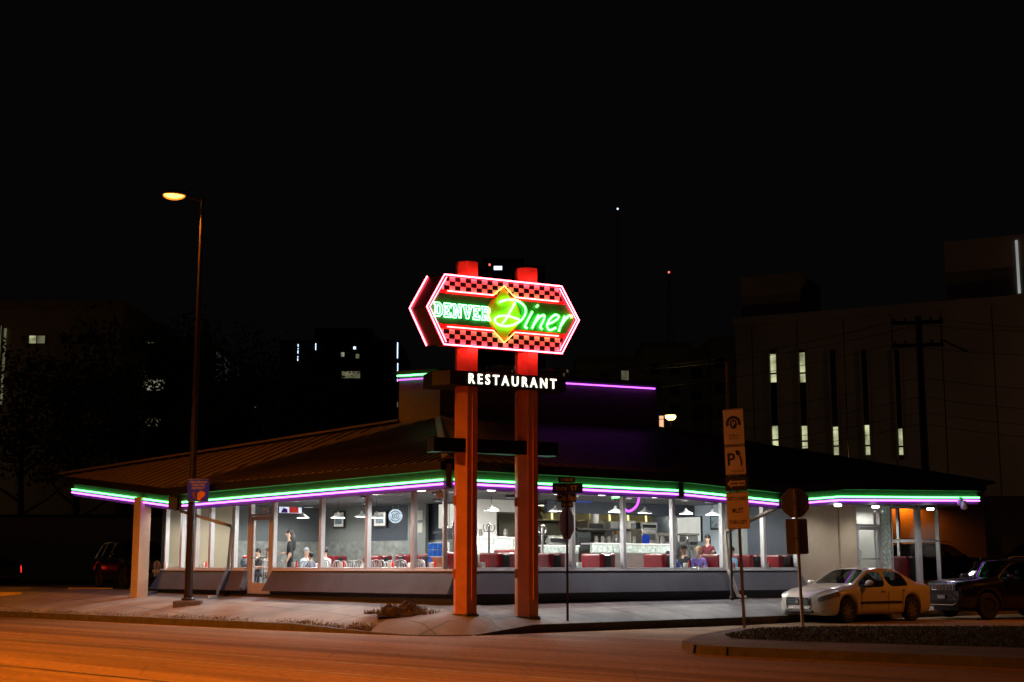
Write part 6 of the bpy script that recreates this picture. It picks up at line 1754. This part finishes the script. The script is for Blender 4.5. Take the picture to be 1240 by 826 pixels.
# apartment block in the middle distance
a = at(780, 432, 125)
t = thing('apartment_block', 'dim olive apartment block with flat roofs right of the roof tower', 'building', (a.x, 125, 0))
def A_(u, v): p = at(u, v, 125); return p.x-a.x, p.z
for nm, u0, u1, v0, yo in (('wing', 700, 778, 430, 3), ('wing', 778, 836, 419, 0), ('wing', 837, 860, 424, 1.5), ('wing', 861, 905, 412, 0)):
    x0, z1 = A_(u0, v0); x1, _ = A_(u1, v0)
    b = MB(); b.box(x0, x1, yo, 14, -1, z1); b.build(nm, M['apart'], t)
    b = MB(); b.box(x0-.1, x1+.1, yo-.15, 14.1, z1, z1+.35); b.build('coping', M['farwall'], t)
for u, v, wdt in ((793, 447, 7), (817, 447, 7), (793, 470, 7), (817, 472, 7), (817, 495, 7), (872, 440, 8), (872, 470, 8), (895, 440, 7), (845, 450, 9), (845, 478, 9), (845, 500, 9), (875, 500, 8), (760, 450, 6), (735, 452, 6)):
    x0, z0 = A_(u-wdt, v+8); x1, z1 = A_(u+wdt, v-8); yo = 3 if u < 778 else (1.5 if 837 < u < 860 else 0)
    b = MB(); b.box(x0, x1, yo-.08, yo+.02, z0, z1); wf = b.build('window', M['apart'], t)
    b = MB(); b.box(x0+.12, x1-.12, yo-.1, yo-.081, z0+.12, z1-.12); b.build('pane', M['winwarm'] if (u, v) in ((760, 450),) else M['windark'], wf)
for v in (462, 488):
    x0, z0 = A_(837, v); x1, z1 = A_(860, v-1); b = MB(); b.box(x0, x1, -.3, 1.5, z0, z1+.1); b.build('balcony', M['apart'], t)
# far lamps between the buildings
p = at(812, 505, 80); t = thing('street_lamp', 'small distant globe street lamp glowing beside the roof of the diner', 'street lamp', (p.x, 80, 0))
b = MB(); b.ball((0, 0, p.z), (.32, .32, .2), 12); b.build('lens', emat('far_lamp', (1, .62, .22), 5), t, smooth=True); lamp('POINT', (0, .6, p.z), 150, (1, .72, .26), t, .2); b = MB(); b.tube([(0, 0, 0), (0, 0, p.z-.15)], .07, 8); b.build('pole', M['dark_metal'], t); b = MB(); b.lathe([(.4, p.z+.1), (.12, p.z+.3), (0, p.z+.32)], 12); b.build('cap', M['dark_metal'], t)
p = at(801, 511, 81); t = thing('lit_sign', 'small upright glowing sign just left of the distant globe lamp', 'lit sign', (p.x, 81, 0))
b = MB(); b.box(-.12, .12, -.05, .05, p.z-.35, p.z+.35); b.build('panel', emat('far_sign', (1, .55, .3), 1.0), t); b = MB(); b.tube([(0, 0, 0), (0, 0, p.z-.35)], .05, 6); b.build('post', M['dark_metal'], t)
# left building, dim, with one lit window
t = thing('left_block', 'dim plain block at the far left with one small lit window', 'building', (-38, 110, 0))
p = at(0, 372, 110); p2 = at(150, 372, 110)
b = MB(); b.box(p.x+38-14, p2.x+38, 0, 20, -1, p.z); b.build('wall', M['apart'], t); b = MB(); b.box(p.x+38-14.2, p2.x+38.2, -.2, 20.2, p.z, p.z+.5); b.build('coping', M['farwall'], t)
def win(t, ox, Y, u0, u1, v0, v1, mat, yo=0):
    q0, q1 = at(u0, v1, Y), at(u1, v0, Y)
    b = MB(); b.box(q0.x-ox-.1, q1.x-ox+.1, yo-.12, yo+.05, q0.z-.1, q1.z+.1); wf = b.build('window', M['farwall'], t); b = MB(); b.box(q0.x-ox, q1.x-ox, yo-.15, yo-.125, q0.z, q1.z); b.build('pane', M[mat], wf)
win(t, -38, 110, 36, 44.5, 407, 416, 'winlit'); win(t, -38, 110, 45.5, 55, 407, 416, 'winwarm'); win(t, -38, 110, -3, 2, 395, 492, 'winwarm'); win(t, -38, 110, 3.5, 6, 398, 490, 'winwarm')
for u in (75, 95, 115): win(t, -38, 110, u, u+9, 407, 416, 'windark')
for u in (36, 56, 76): win(t, -38, 110, u, u+9, 440, 449, 'windark')
# lamp-lit office behind the trees
t = thing('garage_block', 'dark parking block behind the trees with strips of light between the leaves', 'building', (-30, 118, 0))
p = at(60, 425, 118); p2 = at(262, 425, 118)
b = MB(); b.box(p.x+30, p2.x+30, 0, 18, -1, p.z); b.build('wall', M['windark'], t)
win(t, -30, 118, 150, 200, 460, 473, 'winlow'); win(t, -30, 118, 60, 128, 505, 558, 'winlow'); win(t, -30, 118, 160, 190, 415, 421, 'winwarm'); win(t, -30, 118, 150, 195, 507, 516, 'winwarm'); win(t, -30, 118, -5, 14, 520, 536, 'winwarm')  # larger panes stand in for the lamplit wall glimpsed between leaves
b = MB(); b.box(p.x+30, p2.x+30, -.4, 18, p.z, p.z+.6); b.build('roof_slab', M['farwall'], t)
# dark downtown blocks behind with small lights
def tower_block(label, u0, u1, v0, Y, lights):
    q0, q1 = at(u0, v0, Y), at(u1, v0, Y); t = thing('tower_block', label, 'building', ((q0.x+q1.x)/2, Y, 0)); hw = (q1.x-q0.x)/2
    b = MB(); b.box(-hw, hw, 0, 18, -1, q0.z); b.build('wall', M['windark'], t); b = MB(); b.box(-hw*.5, hw*.5, 3, 12, q0.z, q0.z+2.0); b.build('roof_room', M['windark'], t)
    for (a, c, d, e, mt) in lights:
        r0, r1 = at(a, e, Y), at(c, d, Y); b = MB(); b.box(r0.x-t.location.x, r1.x-t.location.x, -.2, -.02, r0.z, r1.z); b.build('lit_window', M[mt], t)
    return t
M['winred'] = emat('red_beacon', (1, .15, .1), 1.5)
tower_block('black downtown block with bluish lights left of the roof tower', 340, 484, 412, 170, [(360.3, 361.6, 417, 437, 'winblue'), (382, 383, 416, 424, 'winblue'), (413, 417, 427, 432, 'winlow'), (428, 431, 420, 423, 'winblue'), (431, 435, 429, 434, 'winwarm'), (414, 436, 450, 458, 'winwarm'), (480.8, 482.2, 415, 434, 'winblue'), (481, 482.2, 440, 462, 'winblue'), (481, 482, 487, 493, 'winwarm'), (309, 311, 492, 494, 'winwarm')])
tower_block('tall black block behind the sign with two tiny roof lights', 560, 660, 322, 240, [(591.8, 594, 319.5, 322, 'winred'), (598, 608, 322.5, 327, 'winblue'), (664, 668, 427, 430, 'winwarm')])
def mast(label, u, v, Y, mat):
    q = at(u, v, Y); t = thing('radio_mast', label, 'mast', (q.x, Y, 0)); b = MB()
    for sx, sy in ((-.6, -.35), (.6, -.35), (0, .7)): b.tube([(sx*2, sy*2, 0), (sx*.3, sy*.3, q.z)], .06, 5)
    for k in range(14):
        z = q.z*(k+.5)/14; f_ = 1.7*(1-z/q.z)+.3; b.tube([(-.6*f_, -.35*f_, z), (.6*f_, -.35*f_, z), (0, .7*f_, z)], .04, 4, closed=True)
    b.build('lattice', M['dark_metal'], t); b = MB(); b.ball((0, 0, q.z+.2), .22, 8); b.build('beacon', M[mat], t)
mast('distant mast with a red beacon right of the sign', 810, 331, 260, 'winred')
mast('tallest distant mast with a faint white beacon above the sign', 748, 254, 300, 'winblue')
# utility pole with crossarms and wires on the right
p = at(1112, 383, 72); t = thing('utility_pole', 'dark wooden utility pole with two crossarms in front of the office block', 'utility pole', (p.x, 72, 0), RAD(-14))
M['wood_pole'] = pmat('weathered_pole', (.035, .026, .02), .9, var=.3)
b = MB(); b.tube([(0, 0, 0), (0, 0, p.z)], [.24, .17], 12); b.build('pole', M['wood_pole'], t, smooth=True)
for dz in (.35, 1.55):
    b = MB(); b.box(-1.35, 1.2, -.2, -.08, p.z-dz-.09, p.z-dz+.09); ca = b.build('crossarm', M['wood_pole'], t)
    for x in (-1.25, -.7, .6, 1.1):
        b = MB(); b.lathe([(.04, 0), (.07, .08), (.05, .18), (0, .2)], 8, T(x, -.14, p.z-dz+.09)); b.build('insulator', M['dark_metal'], ca)
b = MB(); b.tube([(1.1, -.14, p.z-1.3), (2.4, -.1, p.z-2.0)], .05, 6); b.build('brace', M['wood_pole'], t)
b = MB()
for k, (dz, xo) in enumerate(((.2, -1.2), (.2, 1.1), (1.4, -1.2), (3.2, 0), (4.2, 0), (5.0, 0), (5.6, 0))):
    for sg, far in ((1, (17, -6)), (-1, (-24, 8))):
        pts = []
        for i in range(13):
            tt = i/12; pts.append((xo+far[0]*tt, far[1]*tt, p.z-dz-2.6*4*tt*(1-tt)*.35 - tt*.8))
        b.tube(pts, .014, 4)
b.build('wires', M['trim'], t)

# trees on the left: trunk, limbs, crown of leaf clumps with gaps
def tree(label, x, y, h, r, n, seed):
    rr = random.Random(seed)
    t = thing('street_tree', label, 'tree', (x, y, .6), 0, 'trees behind the parking lot')
    b = MB(); b.tube(smooth_path([(0, 0, -.5), (.1, 0, h*.25), (-.1, .1, h*.5), (.05, 0, h*.8)], 4), [.32, .3, .28, .26, .24, .22, .2, .18, .16, .13, .10, .08, .05], 9)
    limbs = []
    for k in range(8):
        a = k*2.4+rr.random(); z0 = h*(.28+.06*k); e = (cos(a)*r*.75, sin(a)*r*.75, z0+h*.2)
        b.tube([(0, 0, z0), (e[0]*.5, e[1]*.5, z0+h*.08), e], [.10, .07, .02], 6); limbs.append(e)
    b.build('trunk', M['bark'], t, smooth=True)
    c = MB()
    clumps = [Vector(e) + Vector((rr.gauss(0, .5), rr.gauss(0, .5), rr.gauss(0, .5))) for e in limbs for _ in range(3)] + [Vector((rr.gauss(0, r*.45), rr.gauss(0, r*.45), h*(.5+.45*rr.random()))) for _ in range(34)]
    for k in range(n):
        q = rr.choice(clumps) + Vector((rr.gauss(0, r*.16), rr.gauss(0, r*.16), rr.gauss(0, r*.15)))
        s = rr.uniform(.10, .24); d1 = Vector((rr.gauss(0, 1), rr.gauss(0, 1), rr.gauss(0, 1))).normalized(); d2 = d1.cross(Vector((rr.gauss(0, 1), rr.gauss(0, 1), rr.gauss(0, 1)))).normalized()
        c.add([q-d1*s, q+d2*s*.5, q+d1*s, q-d2*s*.5], [(0, 1, 2, 3)])
    c.build('crown', M['leaf'], t)
for i, (u, Y, h, r, n, lab) in enumerate(((20, 96, 15.5, 5.0, 3600, 'dark street tree at the left edge before the dim block'), (88, 92, 14, 4.6, 3200, 'dark street tree with light showing through its left side'), (150, 98, 18, 5.5, 4600, 'tall dark street tree left of the lamp pole'), (215, 94, 17, 5.2, 4200, 'dark street tree behind the lamp pole'),
        (285, 96, 17, 5.5, 4200, 'dark street tree above the left roof slope'), (345, 100, 15, 4.8, 3400, 'dark street tree left of the downtown lights'))):
    tree(lab, col(u)*Y, Y, h, r, n, 40+i)
# low wall behind the left lot
t = thing('lot_wall', 'long low dark wall behind the left parking lot', 'wall', (-26, 72, .6))
b = MB(); b.box(-16, 14, 0, .3, 0, 3.4); b.build('panel', M['farwall'], t); b = MB(); b.box(-16.1, 14.1, -.05, .35, 3.4, 3.55); b.build('coping', M['gutter'], t)
